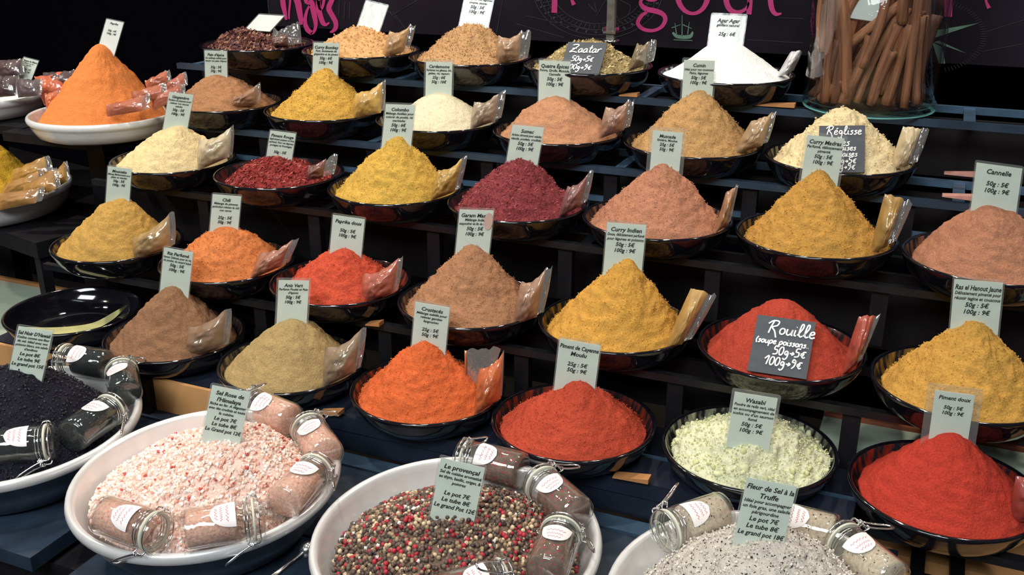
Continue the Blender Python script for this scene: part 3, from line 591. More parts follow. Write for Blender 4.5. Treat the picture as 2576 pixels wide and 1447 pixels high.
# pale yellow crescent on the inside of the empty bowl
x, y, z = PILE['E0'][2]
def on_bowl(px_, py_):
    z_ = z - CAMZ; zz = z_ - .039
    for _ in range(6):
        p = atZ(px_, py_, zz); rr = math.hypot(p.x - x, p.y - y); zz = z_ + float(np.interp(rr, [0, .068, .085, .098, .106, .111], [-.0405, -.0405, -.0372, -.0287, -.0192, -.009]))
    return p
oc = cr([(52, 834), (110, 839), (170, 841), (230, 831), (280, 807), (322, 768)], 6); ic = cr([(66, 823), (130, 824), (190, 820), (240, 810), (285, 786), (316, 768)], 6)
mb = MB(); vo = [on_bowl(*p) for p in oc]; vi = [on_bowl(*p) for p in ic]; n_ = len(vo)
mb.add(vo + vi, [(k, k + 1, n_ + k + 1, n_ + k) for k in range(n_ - 1)])
res = mb.build('pale_crescent', mat('pale_yellow_crescent', (206, 200, 140), 0.35, noise_amt=0.2, noise_scale=25), None, True, origin=(x, y, z - .04)); tag(res, 'pale yellow crescent in the bottom of the empty black bowl', 'spice')
# ---------------------------------------------------------------- cards and boards
def at_apex(k, dy=0.005): return Vector((PILE[k][1].x, PILE[k][1].y + dy, PILE[k][1].z))
CARDS = [
('A1', [(660, 36), (708, 38), (690, 76), (612, 70)], None, 'blank white card lying back over the dark dried flakes', dict(paper=PAPERW, back=.75, drop=.005)),
('A2', [(918, 3), (980, 10), (950, 84), (902, 64)], None, 'blank bright white card leaning in the golden sand powder', dict(paper=PAPERW, back=.35)),
('A3', [(1170, -28), (1250, -22), (1222, 72), (1160, 62)], ['#Coriandre', 'Idéal pour vos légumes', 'soupes, sauces', '$50g : 5€', '$100g : 9€'], 'bright card reading Coriandre in the coarse tan mound', dict(paper=PAPERW, back=.3)),
('A5', [(1792, 34), (1878, 38), (1868, 112), (1782, 108)], ['#Agar Agar', 'gélifiant naturel', '', '$25g : 6€'], 'bright card reading Agar Agar in the white powder', dict(paper=PAPERW, back=.3)),
('B1', [(513, 125), (572, 127), (571, 214), (518, 212)], ["#Pain d'épice", 'Un mélange subtile pour', "réussir vos pains d'épices", '', '$25g : 5€', '$50g : 9€'], "price card reading Pain d'épice in the soft brown spice", {}),
('B2', [(790, 105), (853, 107), (850, 192), (785, 190)], ['#Curry Bombay', 'Fort, dominante de', 'gingembre et de piment', '$50g : 6€', '$100g : 9€'], 'price card reading Curry Bombay in the yellow mound', {}),
('B3', [(1072, 153), (1138, 155), (1136, 242), (1070, 240)], ['#Cardamome', 'Parfumez vos gâteaux, thé,', 'gelées, riz, vapeurs', '$25g : 6€', '$50g : 10€'], 'price card reading Cardamome in the cream mound', dict(sleeve=.07)),
('B4', [(1357, 150), (1435, 152), (1433, 256), (1354, 250)], ['#Quatre Épices', 'Poivre, Girofle, Muscade,', 'Cannelle', '$50g : 5€', '$100g : 9€'], 'price card reading Quatre Épices in the rosy tan mound', {}),
('B5', [(1722, 148), (1798, 151), (1792, 252), (1714, 250)], ['#Cumin', 'Idéal pour vos couscous', 'Pains, légumes', '$50g : 5€', '$100g : 9€'], 'price card reading Cumin in the tan mound', dict(sleeve=.06)),
('C0', [(426, 232), (487, 235), (471, 328), (411, 316)], ['#Gingembre', 'Parfum et piquant pour', 'relever vos sauces', 'salades', '$50g : 5€', '$100g : 9€'], 'price card reading Gingembre in the pale yellow mound', {}),
('C1', [(680, 328), (745, 333), (730, 426), (667, 414)], ['#Piment Rouge', 'légèrement piquant et très', 'parfumé. Pour vos légumes', 'potages et fromages', '', '$50g : 5€'], 'price card reading Piment Rouge in the dark red flakes', dict(drop=.012)),
('C2', [(971, 260), (1045, 262), (1034, 368), (960, 364)], ['#Colombo', 'Mélange Antillais pour', 'colorer du poulet, riz', 'marinades', '$50g : 6€', '$100g : 9€'], 'price card reading Colombo in the bright yellow mound', {}),
('C3', [(1290, 313), (1369, 318), (1352, 418), (1273, 408)], ['#Sumac', 'Arôme citronné pour salades', 'viande, poulets, crudités', '$50g : 5€', '$100g : 9€'], 'price card reading Sumac in the burgundy mound', {}),
('C4', [(1643, 328), (1718, 330), (1708, 442), (1634, 430)], ['#Muscade', 'Entière, Moulue', '$25g : 5€', '$50g : 9€'], 'price card in a wide sleeve reading Muscade', dict(sleeve=.13)),
('C5', [(2032, 338), (2125, 345), (2106, 470), (2014, 458)], ['#Curry Madras', 'Parfumé, délicatement', 'pimenté', '$50g : 5€', '$100g : 9€'], 'price card reading Curry Madras before the chalked liquorice board', dict(sleeve=.07)),
('C6', [(2458, 407), (2572, 420), (2556, 540), (2442, 522)], ['#Cannelle', '', '$50g : 5€', '$100g : 9€'], 'price card reading Cannelle in the cinnamon mound at the right edge', {}),
('D0', [(272, 417), (331, 423), (325, 512), (266, 504)], ['#Moussaka', 'Mélange Méditerranéen pour', 'pâtes et viandes', '$50g : 5€', '$100g : 9€'], 'price card reading Moussaka in the olive yellow mound', {}),
('D1', [(535, 487), (607, 492), (598, 584), (528, 577)], ['#Chili', 'Mélange de piments', 'particuliers relevant du chili', 'con carne', '', '$25g : 5€', '$50g : 9€'], 'price card reading Chili in the orange brown mound', {}),
('D2', [(838, 540), (918, 548), (908, 650), (829, 636)], ['#Paprika doux', '', '$50g : 5€', '$100g : 9€'], 'price card reading Paprika doux in the orange red mound', {}),
('D3', [(1157, 524), (1242, 528), (1230, 642), (1145, 640)], ['#Garam Masala', 'Mélange Indien', 'saupoudrer en fin de cuisson', '$50g : 5€', '$100g : 9€'], 'price card reading Garam Masala with a pink smudge on its corner', dict(blob=(.88, .80, .13, .26, mat('pink_smudge', (196, 164, 154), .6, noise_amt=.06)))),
('D4', [(1529, 556), (1625, 565), (1614, 694), (1516, 688)], ['#Curry Indien', 'Doux, délicatement parfumé', 'pour légumes et poissons', '$50g : 5€', '$100g : 9€'], 'price card reading Curry Indien in the golden mound', {}),
('D6', [(2402, 699), (2523, 709), (2510, 852), (2388, 842)], ['#Ras el Hanout Jaune', 'Délicatement pimenté pour', 'réussir tagine et couscous', '$50g : 5€', '$100g : 9€'], 'price card reading Ras el Hanout Jaune at the right edge', {}),
('E1', [(413, 623), (486, 631), (474, 748), (402, 730)], ['#Riz Parfumé', 'Saveur Délicate pour du riz,', 'du poulet, du canard laqué', '$50g : 5€', '$100g : 9€'], 'price card reading Riz Parfumé in the greyish brown mound', {}),
('E2', [(702, 702), (777, 705), (772, 812), (695, 812)], ['#Anis Vert', 'Parfume Poulet et Pain', "d'épices", '$50g : 5€', '$100g : 9€'], 'price card reading Anis Vert in the greenish tan mound', dict(sleeve=.06)),
('E3', [(1045, 760), (1132, 769), (1120, 886), (1036, 866)], ['#Crustacés', 'Mélange subtile pour', 'relever gambas', 'langoustes', '', '$25g : 5€', '$50g : 9€'], 'price card reading Crustacés in the vivid orange mound', {}),
('E4', [(1408, 853), (1511, 863), (1494, 998), (1394, 972)], ['#Piment de Cayenne', '#Moulu', '', '$25g : 5€', '$50g : 9€'], 'price card reading Piment de Cayenne Moulu in the deep red mound', {}),
('E5', [(1850, 980), (1956, 1003), (1936, 1126), (1828, 1114)], ['#Wasabi', 'Poudre de radis vert, idéal', 'en accompagnement de', "sushis ou d'un saumon", 'fumé', '$50g : 5€', '$100g : 9€'], 'price card reading Wasabi in the pale green crumbs', dict(sleeve=.07, drop=.008)),
('E6', [(2354, 980), (2452, 992), (2436, 1110), (2336, 1096)], ['#Piment doux', '', '$50g : 5€', '$100g : 9€'], 'price card in a wide sleeve reading Piment doux in the large red mound', dict(sleeve=.20)),
]
from mathutils.bvhtree import BVHTree
def hit(o, x, y):
    t = BVHTree.FromPolygons([v.co + o.location for v in o.data.vertices], [tuple(p.vertices) for p in o.data.polygons]); h = t.ray_cast(OFF, ray(x, y).normalized()); return h[0]
for k, q, lines, label, opt in CARDS: card(q, hit(PILE[k][0], 1884, 1116) if k == 'E5' else at_apex(k), lines, label, **({'back': 0.0} | opt))
x, y, z = PILE['A4'][2]
chalkboard([(1430, 105), (1528, 108), (1507, 186), (1406, 184)], Vector((x, y - .106, z)), [('Zaatar', .10, .66, .23, .028), ('50g>5€', .20, .38, .17, .024), ('100g>9€', .12, .12, .17, .024)], 'slate board chalked Zaatar in the olive brown herb mix', back=.75)
x, y, z = PILE['B6'][2]
chalkboard([(2061, 317), (2177, 315), (2175, 434), (2059, 434)], Vector((x, y - .112, z)), [('Réglisse', .14, .80, .20, .024), ('les', .40, .56, .20, .022), ('antillaises', .06, .46, .155, .020), ('anglaises', .18, .33, .155, .020), ('50g>5€', .30, .19, .155, .020), ('100g>9€', .20, .06, .155, .020)], 'slate board chalked Réglisse half hidden by the Curry Madras card', back=.6)
x, y, z = PILE['D5'][2]
chalkboard([(1908, 790), (2051, 813), (2030, 953), (1878, 934)], Vector((x, y - .113, z)), [('Rouille', .20, .70, .235, .026), ('(soupe poissons..', .04, .52, .128, .022), ('50g>5€', .36, .345, .17, .024), ('100g>9€', .24, .155, .17, .024)], 'slate board chalked Rouille soupe poissons in the brick red mound', back=.72, face=.35)
# ---------------------------------------------------------------- sachets in the bowls
SA = [
('A1', [(688, 72), (752, 56), (758, 112), (684, 122)], (104, 62, 50), dict(split=.55, dy=-.02, top_flap=.4), 'silvery sachet of dried flakes on the dark flakes'),
('A2', [(980, 76), (1046, 62), (1028, 128), (962, 146)], (196, 150, 100), {}, 'sachet of golden sand powder leaning at its mound'),
('A3', [(1254, 88), (1336, 76), (1326, 150), (1248, 160)], (172, 132, 100), dict(split=.72), 'sachet of ground coriander beside its tan mound'),
('A4', [(1602, 110), (1652, 98), (1644, 156), (1580, 180)], (140, 122, 92), dict(split=.65), 'sachet of olive herb mix beside the Zaatar board'),
('A5', [(1988, 130), (2018, 126), (1996, 180), (1952, 196)], (236, 236, 238), dict(split=.86, sag=0), 'sachet of white powder leaning on the rim'),
('B1', [(585, 243), (655, 208), (652, 262), (578, 276)], (150, 104, 74), dict(split=.9), 'sachet of gingerbread spice beside its brown mound'),
('B2', [(893, 232), (970, 202), (966, 282), (890, 300)], (200, 156, 70), dict(split=.9), 'sachet of yellow Curry Bombay beside its mound'),
('B3', [(1193, 256), (1272, 228), (1260, 300), (1183, 326)], (160, 138, 114), dict(split=.78), 'sachet of cream cardamom beside its mound'),
('B4', [(1524, 268), (1596, 248), (1584, 322), (1506, 350)], (160, 118, 96), dict(split=.82), 'sachet of four spice powder beside its mound'),
('B5', [(1890, 304), (1954, 280), (1930, 362), (1842, 392)], (176, 140, 100), dict(split=.86, sag=.3), 'sachet of tan cumin beside its mound'),
('B6', [(2272, 318), (2338, 326), (2306, 412), (2238, 430)], (226, 202, 158), dict(split=.7, sag=0), 'sachet of pale liquorice powder beside its mound'),
('C0', [(500, 350), (588, 316), (584, 392), (497, 430)], (206, 186, 148), dict(split=.92), 'sachet of pale ginger powder beside its mound'),
('C1', [(776, 414), (850, 386), (840, 440), (772, 456)], (110, 56, 52), dict(split=.6), 'sachet of red chilli flakes beside its low heap'),
('C2', [(1102, 426), (1176, 390), (1156, 478), (1082, 506)], (190, 146, 64), dict(split=.84), 'sachet of yellow Colombo beside its mound'),
('C3', [(1428, 468), (1494, 426), (1476, 510), (1402, 550)], (130, 76, 76), dict(split=.8), 'sachet of burgundy sumac beside its mound'),
('C4', [(1826, 484), (1858, 466), (1836, 562), (1798, 588)], (170, 122, 84), dict(split=.8, sag=0), 'narrow sachet of nutmeg powder beside its mound'),
('C5', [(2226, 486), (2296, 508), (2252, 612), (2188, 640)], (178, 136, 66), dict(split=.68, sag=0), 'sachet of ochre Curry Madras beside its mound'),
('D0', [(334, 596), (438, 532), (440, 618), (338, 656)], (170, 136, 86), dict(split=.88), 'sachet of Moussaka blend beside its olive mound'),
('D1', [(656, 634), (752, 598), (722, 664), (628, 704)], (170, 108, 84), dict(split=.84), 'sachet of chilli blend beside its orange brown mound'),
('D2', [(914, 690), (1014, 643), (1000, 734), (908, 768)], (176, 84, 64), dict(split=.9), 'sachet of red paprika beside its mound'),
('D3', [(1310, 710), (1390, 668), (1366, 792), (1290, 820)], (158, 116, 90), dict(split=.8), 'sachet of Garam Masala beside its light brown mound'),
('D4', [(1738, 724), (1802, 744), (1738, 858), (1670, 882)], (196, 150, 76), dict(split=.68, sag=0), 'sachet of golden Curry Indien beside its mound'),
('D5', [(2160, 796), (2216, 792), (2166, 910), (2112, 950)], (176, 66, 48), dict(split=.76, sag=0), 'sachet of brick red rouille beside its mound'),
('E1', [(468, 822), (582, 772), (574, 870), (462, 906)], (136, 104, 78), dict(split=.9), 'sachet of rice spice beside its greyish brown mound'),
('E2', [(818, 874), (922, 820), (906, 930), (812, 976)], (142, 118, 92), dict(split=.88), 'sachet of ground aniseed beside its greenish tan mound'),
('E3', [(1206, 926), (1268, 884), (1262, 1002), (1192, 1046)], (206, 96, 44), dict(split=.97), 'sachet of orange seafood spice beside its mound'),
('E6', [(2556, 1196), (2640, 1170), (2620, 1300), (2540, 1320)], (150, 50, 42), dict(split=.9), 'red sachet at the right edge beside the large red mound'),
]
for i, (k, q, rgb, opt, label) in enumerate(SA):
    x, y, z = PILE[k][2]; opt = dict(opt); dy = opt.pop('dy', -.045 if k != 'A5' else -.01)
    s = sachet(q, y + dy, rgb, label, seed=i + 1, **opt)
# clear upper film of the orange seafood sachet
xq = [(1166, 878), (1260, 872), (1236, 940), (1180, 960)]
x, y, z = PILE['E3'][2]
s = sachet([(1168, 880), (1260, 876), (1234, 950), (1176, 985)], y + .0, (206, 96, 44), 'empty clear sachet behind the orange seafood spice sachet', seed=77, split=.07, T=.006)
# ---------------------------------------------------------------- white enamel trays at left
def tray_mesh(R, depth, name, m, n=80):
    prof = [(0, -depth + .003), (R * .62, -depth + .003), (R * .74, -depth * .86), (R * .86, -depth * .5), (R * .925, -.007), (R * .935, .0), (R * .952, .0042), (R * .972, .005), (R * .99, .003), (R, -.003), (R * .993, -.009), (R * .972, -.0125), (R * .945, -.013), (R * .875, -depth * .55), (R * .75, -depth * .93), (R * .66, -depth), (0, -depth)]
    fm_ = [0] * 10 + [1] * (len(prof) - 11)
    if m is ENAMEL:
        prof = [(0, -depth + .003), (R * .76, -depth + .003), (R * .85, -depth * .8), (R * .905, -depth * .42), (R * .925, -.006), (R * .938, .001), (R * .955, .004), (R * .975, .004), (R * .992, .0015), (R, -.003), (R * .994, -.008), (R * .972, -.011), (R * .958, -.015), (R * .938, -depth * .55), (R * .885, -depth * .88), (R * .81, -depth), (0, -depth)]; fm_ = [0] * (len(prof) - 1)
    prof = prof[::-1]; fm_ = fm_[::-1]
    mb = MB(); mb.lathe(prof, n, fm=fm_); return mb.build(name, [m, STEEL if m is ALU else m], None, True)
def tray(c, R, depth, m, label, name='enamel_tray', tilt=(0, 0)):
    o = tray_mesh(R, depth, name, m); o.location = c; o.rotation_euler = (tilt[0], tilt[1], 0); tag(o, label, 'tray'); return o
g1 = Vector((-1.645, 1.625, zc(-.427))); g2 = Vector((-1.957, 1.538, zc(-.6030))); g0 = Vector((-2.06, 1.66, zc(-.425)))
tray(g1, .156, .042, ENAMEL, 'white enamel dish holding the tall orange cone at upper left')
tray(g2, .193, .055, ENAMEL, 'white enamel dish of yellow sachets at the left edge'); tray(g0, .150, .042, ENAMEL, 'white enamel dish of dark dried fruit sachets behind the orange cone')
A = atY(250, 110, g1.y); m = spice_mat('powder', (240, 136, 60), .15)
o = pile('spice_mound', g1.x, g1.y, g1.z - CAMZ, A, .014, m, 'tall orange cone of spice in a white enamel dish at upper left', rb=.134, zb=.016, seed=51, amp=.8)
card([(267, 50), (313, 52), (290, 128), (250, 112)], Vector((A.x, A.y + .012, A.z)), ['#Paprika', '', '', '$50g : 6€', '$100g : 9€'], 'narrow white card leaning in the tall orange cone', paper=PAPERW, back=.3)
A = atY(-60, 330, g2.y); o = pile('spice_mound', g2.x, g2.y, g2.z - CAMZ, A, .014, spice_mat('powder', (232, 176, 20), .15), 'bright yellow cone mostly outside the left edge', rb=.150, zb=.022, seed=52, amp=.8)
GB = [
(g1, -.085, [(270, 262), (376, 236), (374, 276), (270, 294)], (184, 92, 62), 'front sachet of orange spice on the white dish by the cone'), (g1, -.05, [(330, 232), (416, 206), (420, 242), (336, 264)], (184, 88, 58), 'second sachet of orange spice right of the cone'),
(g1, -.04, [(384, 242), (462, 204), (466, 242), (386, 278)], (176, 84, 60), 'rightmost low sachet of orange spice on the white dish'), (g1, .0, [(364, 202), (426, 174), (430, 206), (372, 228)], (190, 92, 60), 'upper sachet of orange spice behind the others'),
(g1, .01, [(414, 208), (468, 178), (472, 216), (420, 236)], (180, 90, 66), 'clear tipped sachet of orange spice at the back right'),
(g1, .02, [(86, 192), (164, 178), (170, 222), (112, 266)], (224, 96, 48), 'crumpled sachet of orange spice left of the cone'), (g1, -.03, [(112, 236), (152, 224), (142, 264), (118, 280)], (222, 104, 54), 'small sachet of orange spice tucked at the cone left foot'),
(g2, -.02, [(34, 426), (122, 388), (132, 432), (24, 472)], (196, 138, 46), 'topmost yellow sachet on the white dish at the left edge'), (g2, -.05, [(16, 462), (106, 424), (112, 468), (0, 502)], (186, 128, 50), 'second yellow sachet on the left edge dish'),
(g2, -.06, [(60, 466), (142, 420), (152, 472), (62, 502)], (190, 132, 48), 'middle yellow sachet leaning right on the left edge dish'), (g2, -.09, [(-6, 488), (112, 468), (104, 508), (-6, 530)], (176, 120, 52), 'lowest yellow sachet at the front of the left edge dish'),
(g2, -.01, [(124, 440), (168, 402), (176, 452), (120, 486)], (200, 140, 40), 'upright yellow sachet at the right rim of the left edge dish'),
(g0, -.03, [(-10, 150), (62, 146), (60, 190), (-10, 200)], (70, 44, 48), 'dark sachet of dried fruit left of its card'), (g0, -.06, [(-14, 190), (48, 188), (46, 240), (-14, 246)], (64, 40, 44), 'dark sachet of dried fruit at the left edge'),
(g0, -.07, [(42, 196), (108, 200), (104, 240), (46, 246)], (92, 76, 84), 'grey sachet of dried fruit right under its card'), (g0, .0, [(108, 182), (190, 176), (194, 214), (112, 222)], (70, 44, 50), 'dark sachet of dried fruit behind the orange cone'),
]
for i, (g, dy, q, rgb, lab) in enumerate(GB): sachet(q, g.y + dy, rgb, lab, 'sachets heaped on the white dishes', T=.010, split=.88, tilt=.45, sag=.3, seed=100 + i)
card([(58, 145), (100, 150), (76, 204), (44, 190)], Vector((g0.x + .02, g0.y - .06, g0.z)), ['#Piment de Béarn', 'Fruits secs du', 'marché', '', '$50g : 5€', '$50g : 9€'], 'small card standing among the dark dried fruit sachets', back=.3)
# black side stand at left carrying the dishes
ss = empty('side_stand', (-1.6, 1.4, 0), 'black side table carrying the white enamel dishes at left', 'table')
tz = zc(-.513); corner = atZ(90, 612, -.6585); zt = corner.z
m_ = MB(); c0 = corner; d1 = (atZ(-40, 566, -.6585) - c0).normalized(); d2 = Vector((-d1.y, d1.x, 0)); d2 = d2 if d2.y > 0 else -d2
def obox(mb, c, e1, l1, e2, l2, z0, z1):
    q = [c, c + e1 * l1, c + e1 * l1 + e2 * l2, c + e2 * l2]; mb.add([Vector((p.x, p.y, z0)) for p in q] + [Vector((p.x, p.y, z1)) for p in q], [(0, 1, 2, 3), (7, 6, 5, 4), (0, 4, 5, 1), (1, 5, 6, 2), (2, 6, 7, 3), (3, 7, 4, 0)])
obox(m_, c0, d1, .9, d2, .42, zt - .035, zt); m_.build('tabletop', MATBLACK, ss)
m_ = MB(); obox(m_, c0 + d1 * .005 + d2 * .005, d1, .022, d2, .022, 0, zt - .035); m_.build('leg', MATBLACK, ss)
m_ = MB(); obox(m_, c0 + d1 * .8 + d2 * .005, d1, .03, d2, .03, 0, zt - .03); m_.build('leg', MATBLACK, ss)
m_ = MB(); m_.box((-1.86, 1.54, g1.z - .062), (-1.58, 1.70, g1.z - .0425)); m_.build('upper_shelf', MATBLACK, ss)
m_ = MB(); m_.box((-2.3, 1.58, g0.z - .062), (-1.84, 1.80, g0.z - .0425)); m_.build('upper_shelf', MATBLACK, ss)
m_ = MB(); m_.box((-1.75, 1.66, 0), (-1.70, 1.70, g1.z - .062)); m_.build('leg', MATBLACK, ss)
m_ = MB(); m_.box((-2.15, 1.70, 0), (-2.1, 1.75, g0.z - .062)); m_.build('leg', MATBLACK, ss)
lb = empty('low_bench', (-1.9, 1.5, zc(-.95)), 'pale green low bench top seen under the side table', 'bench')
m_ = MB(); m_.box((-2.3, 1.35, zc(-.90)), (-1.70, 1.62, zc(-.87))); m_.build('top', PALE, lb); m_ = MB(); m_.box((-2.3, 1.621, zc(-.90)), (-1.70, 1.63, zc(-.862))); m_.build('edge_strip', WOOD, lb)
# ---------------------------------------------------------------- large front trays
F1 = Vector((-.844, .92, zc(-.729))); F2 = Vector((-.475, .934, zc(-.735))); F3 = Vector((-.103, .958, zc(-.740))); F0 = Vector((-1.205, .928, zc(-.730)))
TILT = (.034, -.0)
TR_ = []
for c, lab, m_ in ((F0, 'large aluminium tray of black salt at the left edge', ALU), (F1, 'large pale aluminium tray of pink salt with glass jars', ALU), (F2, 'large aluminium tray of mixed peppercorns with glass jars', ALU), (F3, 'large aluminium tray of truffle salt at the bottom edge', ALU)):
    TR_.append(tray(c, .18, c.z - FZ - .0045, m_, lab, 'aluminium_tray', TILT))
def fpile(c, ap, e, m, label, rb, seed, name='salt_mound', zb=.022, amp=1.0, p=1.0): return pile(name, c.x, c.y, c.z - CAMZ, atY(ap[0], ap[1], c.y), e, m, label, rb=rb, zb=zb, seed=seed, amp=amp, p=p, dy=0, dx=0)
s0 = fpile(F0, (20, 930), .10, spice_mat('black_salt', (34, 34, 46), .5), 'heap of coarse black salt in the left edge tray', .150, 61)
flakes(s0, 3000, .0036, fm('black_grain', (30, 30, 42), (46, 48, 62), (20, 20, 28)), 'grains', 21, chunky=True)
s1 = fpile(F1, (585, 1098), .09, spice_mat('pink_salt', (246, 212, 200), .15), 'heap of coarse pink salt crystals in the pale tray', .150, 62)
flakes(s1, 5200, .0066, [sss(q_) for q_ in fm('pink_crystal', (250, 226, 216), (246, 206, 190), (252, 240, 236), (236, 176, 158), (246, 206, 190), (248, 222, 212))], 'crystals', 22, lift=-.001, chunky=True)
flakes(s1, 130, .006, fm('red_crystal', (196, 84, 80)), 'red_crystals', 23, chunky=True)
s2 = fpile(F2, (1150, 1288), .12, spice_mat('pepper_base', (128, 104, 92), .4), 'heap of mixed black white and red peppercorns', .150, 63, 'peppercorn_heap', zb=.026, amp=.8)
s3 = fpile(F3, (1930, 1352), .10, spice_mat('truffle_salt', (206, 198, 188), .15, (70, 62, 56), .36), 'heap of grey white truffle salt with dark specks', .150, 64, amp=1.3)
flakes(s3, 2600, .0032, fm('truffle_grain', (216, 210, 202), (226, 220, 214), (188, 178, 168)), 'grains', 24, chunky=True)
flakes(s3, 380, .0026, fm('truffle_speck', (56, 50, 46)), 'specks', 25, chunky=True)
# peppercorns: real little balls, too many to count
bm = bmesh.new(); bmesh.ops.create_icosphere(bm, subdivisions=2, radius=1); iv = np.array([v.co[:] for v in bm.verts]); jf = np.array([[v.index for v in f.verts] for f in bm.faces]); bm.free()
pcm = [mat('peppercorn', c, .55, noise_amt=.25, noise_scale=400) for c in ((86, 70, 62), (108, 90, 76), (206, 184, 152), (156, 132, 104), (176, 40, 56), (150, 34, 48), (62, 50, 48))]
pts = surf_points(s2, 5600, seed=31); r = random.Random(32); V = []; Fq = []; FM = []; cells = {}
for c, nn in pts:
    rad = r.choice([.0022, .0025, .0028, .003]); key = (round(c.x / .0046), round(c.y / .0046)); lay = cells.get(key, 0)
    if lay > 1: continue
    cells[key] = lay + 1
    cc = np.array(c + nn * (rad * .5 + lay * .0026)); mi = r.choices(range(7), [27, 26, 10, 15, 8, 6, 10])[0]
    if mi in (4, 5): rad *= 1.1
    Fq.append(jf + len(V) * len(iv)); V.append(iv * rad + cc); FM += [mi] * len(jf)
o = mk('peppercorns', [], [], pcm, s2, True); me = o.data
me.from_pydata(np.concatenate(V).tolist(), [], np.concatenate(Fq).tolist()); me.polygons.foreach_set('material_index', np.array(FM, dtype=np.int32)); me.polygons.foreach_set('use_smooth', [True] * len(me.polygons)); me.update(); tag(o, kind='stuff')
flakes(s2, 90, .006, fm('salt_crystal', (226, 222, 220)), 'salt_crystals', 33, lift=.003, chunky=True)
# ---------------------------------------------------------------- clip-top jars
JR, JL = .0255, .098
def arc(r, a0, a1, n, z): return [(r * math.cos(math.radians(a)), r * math.sin(math.radians(a)), z) for a in np.linspace(a0, a1, n)]
def jar_parts():
    P = {}
    mb = MB(); mb.lathe([(0, .001), (JR * .8, .0), (JR * .96, .002), (JR, .007), (JR, .066), (JR * .97, .071), (JR * .88, .0755), (JR * .88, .079), (JR * .98, .0805), (JR * .98, .083), (JR * .84, .083), (JR * .82, .074), (JR * .93, .066), (JR * .94, .006), (JR * .85, .004), (0, .004)], 40); P['glass_body'] = (mb, GLASS)
    mb = MB(); mb.lathe([(0, .006), (JR * .84, .006), (JR * .92, .009), (JR * .92, .060), (JR * .8, .063), (0, .064)], 32); P['contents'] = (mb, None)
    mb = MB(); mb.lathe([(0, .0855), (JR * .9, .0855), (JR * .99, .087), (JR, .090), (JR * .97, .094), (JR * .86, .0965), (JR * .62, .0975), (JR * .55, .095), (JR * .3, .0945), (0, .0955)], 40); P['lid'] = (mb, GLASS)
    mb = MB(); mb.lathe([(JR * .82, .083), (JR * 1.0, .083), (JR * 1.02, .0845), (JR * 1.0, .0858), (JR * .82, .0858)], 36); P['gasket'] = (mb, mat('pale_gasket', (206, 204, 190), .5, noise_amt=.05))
    mb = MB(); w = .0009
    mb.tube(arc(JR * .92, 0, 350, 30, .0775), w, 6, closed=True); mb.tube(arc(JR * 1.01, 0, 350, 30, .0905), w, 6, closed=True); mb.tube(arc(JR * .93, 0, 350, 30, .0735), w, 6, closed=True)
    for s in (-1, 1): mb.tube([(-JR * .95, s * .006, .0775), (-JR * 1.12, s * .006, .080), (-JR * 1.14, s * .006, .087), (-JR * 1.02, s * .006, .0905)], w, 6)
    mb.tube([(-JR * 1.14, -.007, .084), (-JR * 1.14, .007, .084)], w * 1.3, 6); P['wire_band'] = (mb, WIRE)
    mb = MB()                                                          # latch: lever loop standing off the +x side
    mb.tube(cr([(JR * .99, -.007, .0905), (JR * 1.16, -.008, .088), (JR * 1.2, -.008, .080), (JR * 1.45, -.007, .066), (JR * 1.82, -.005, .050), (JR * 1.92, 0, .046), (JR * 1.82, .005, .050), (JR * 1.45, .007, .066), (JR * 1.2, .008, .080), (JR * 1.16, .008, .088), (JR * .99, .007, .0905)], 4), w * 1.35, 6)
    for s in (-1, 1): mb.tube(cr([(JR * .95, s * .006, .0775), (JR * 1.22, s * .0075, .0745), (JR * 1.26, s * .008, .080), (JR * 1.1, s * .008, .083)], 4), w, 6); mb.tube(arc(.0022, 0, 330, 9, 0) and [(JR * 1.2 + .0022 * math.cos(a), s * .0085, .079 + .0022 * math.sin(a)) for a in np.linspace(0, 5.6, 9)], w, 5)
    mb.tube([(JR * 1.2, -.009, .0795), (JR * 1.2, .009, .0795)], w * 1.4, 6); P['latch'] = (mb, WIRE)
    mb = MB(); vs = []; nu, nv = 12, 10                                # half-oval sticker wrapped on the glass, facing +y
    for j in range(nv + 1):
        t = j / nv; zz = .064 - .030 * t; half = 42 * math.sqrt(max(0.002, 1 - (t) ** 2.2))
        for i in range(nu + 1):
            a = math.radians(90 + half * (2 * i / nu - 1)); vs.append((JR * 1.012 * math.cos(a), JR * 1.012 * math.sin(a), zz))
    mb.add(vs, [(j * (nu + 1) + i, j * (nu + 1) + i + 1, (j + 1) * (nu + 1) + i + 1, (j + 1) * (nu + 1) + i) for j in range(nv) for i in range(nu)]); P['sticker'] = (mb, STICKER)
    mb = MB(); r = random.Random(5)
    for row, (n, z0) in enumerate(((4, .054), (5, .047), (3, .041))):
        pts = [];
        for i in range(n * 4 + 1):
            a = math.radians(90 + (i / (n * 4) - .5) * (52 - row * 8)); pts.append((math.degrees(a), z0 + .0016 * math.sin(i * 2.1 + row) + .0008 * r.random()))
        ribbon(mb, pts, .00075, lambda a, b: Vector((JR * 1.022 * math.cos(math.radians(a)), JR * 1.022 * math.sin(math.radians(a)), b)))
    P['handwriting'] = (mb, REDINK)
    return P
JP = jar_parts(); JME = {}
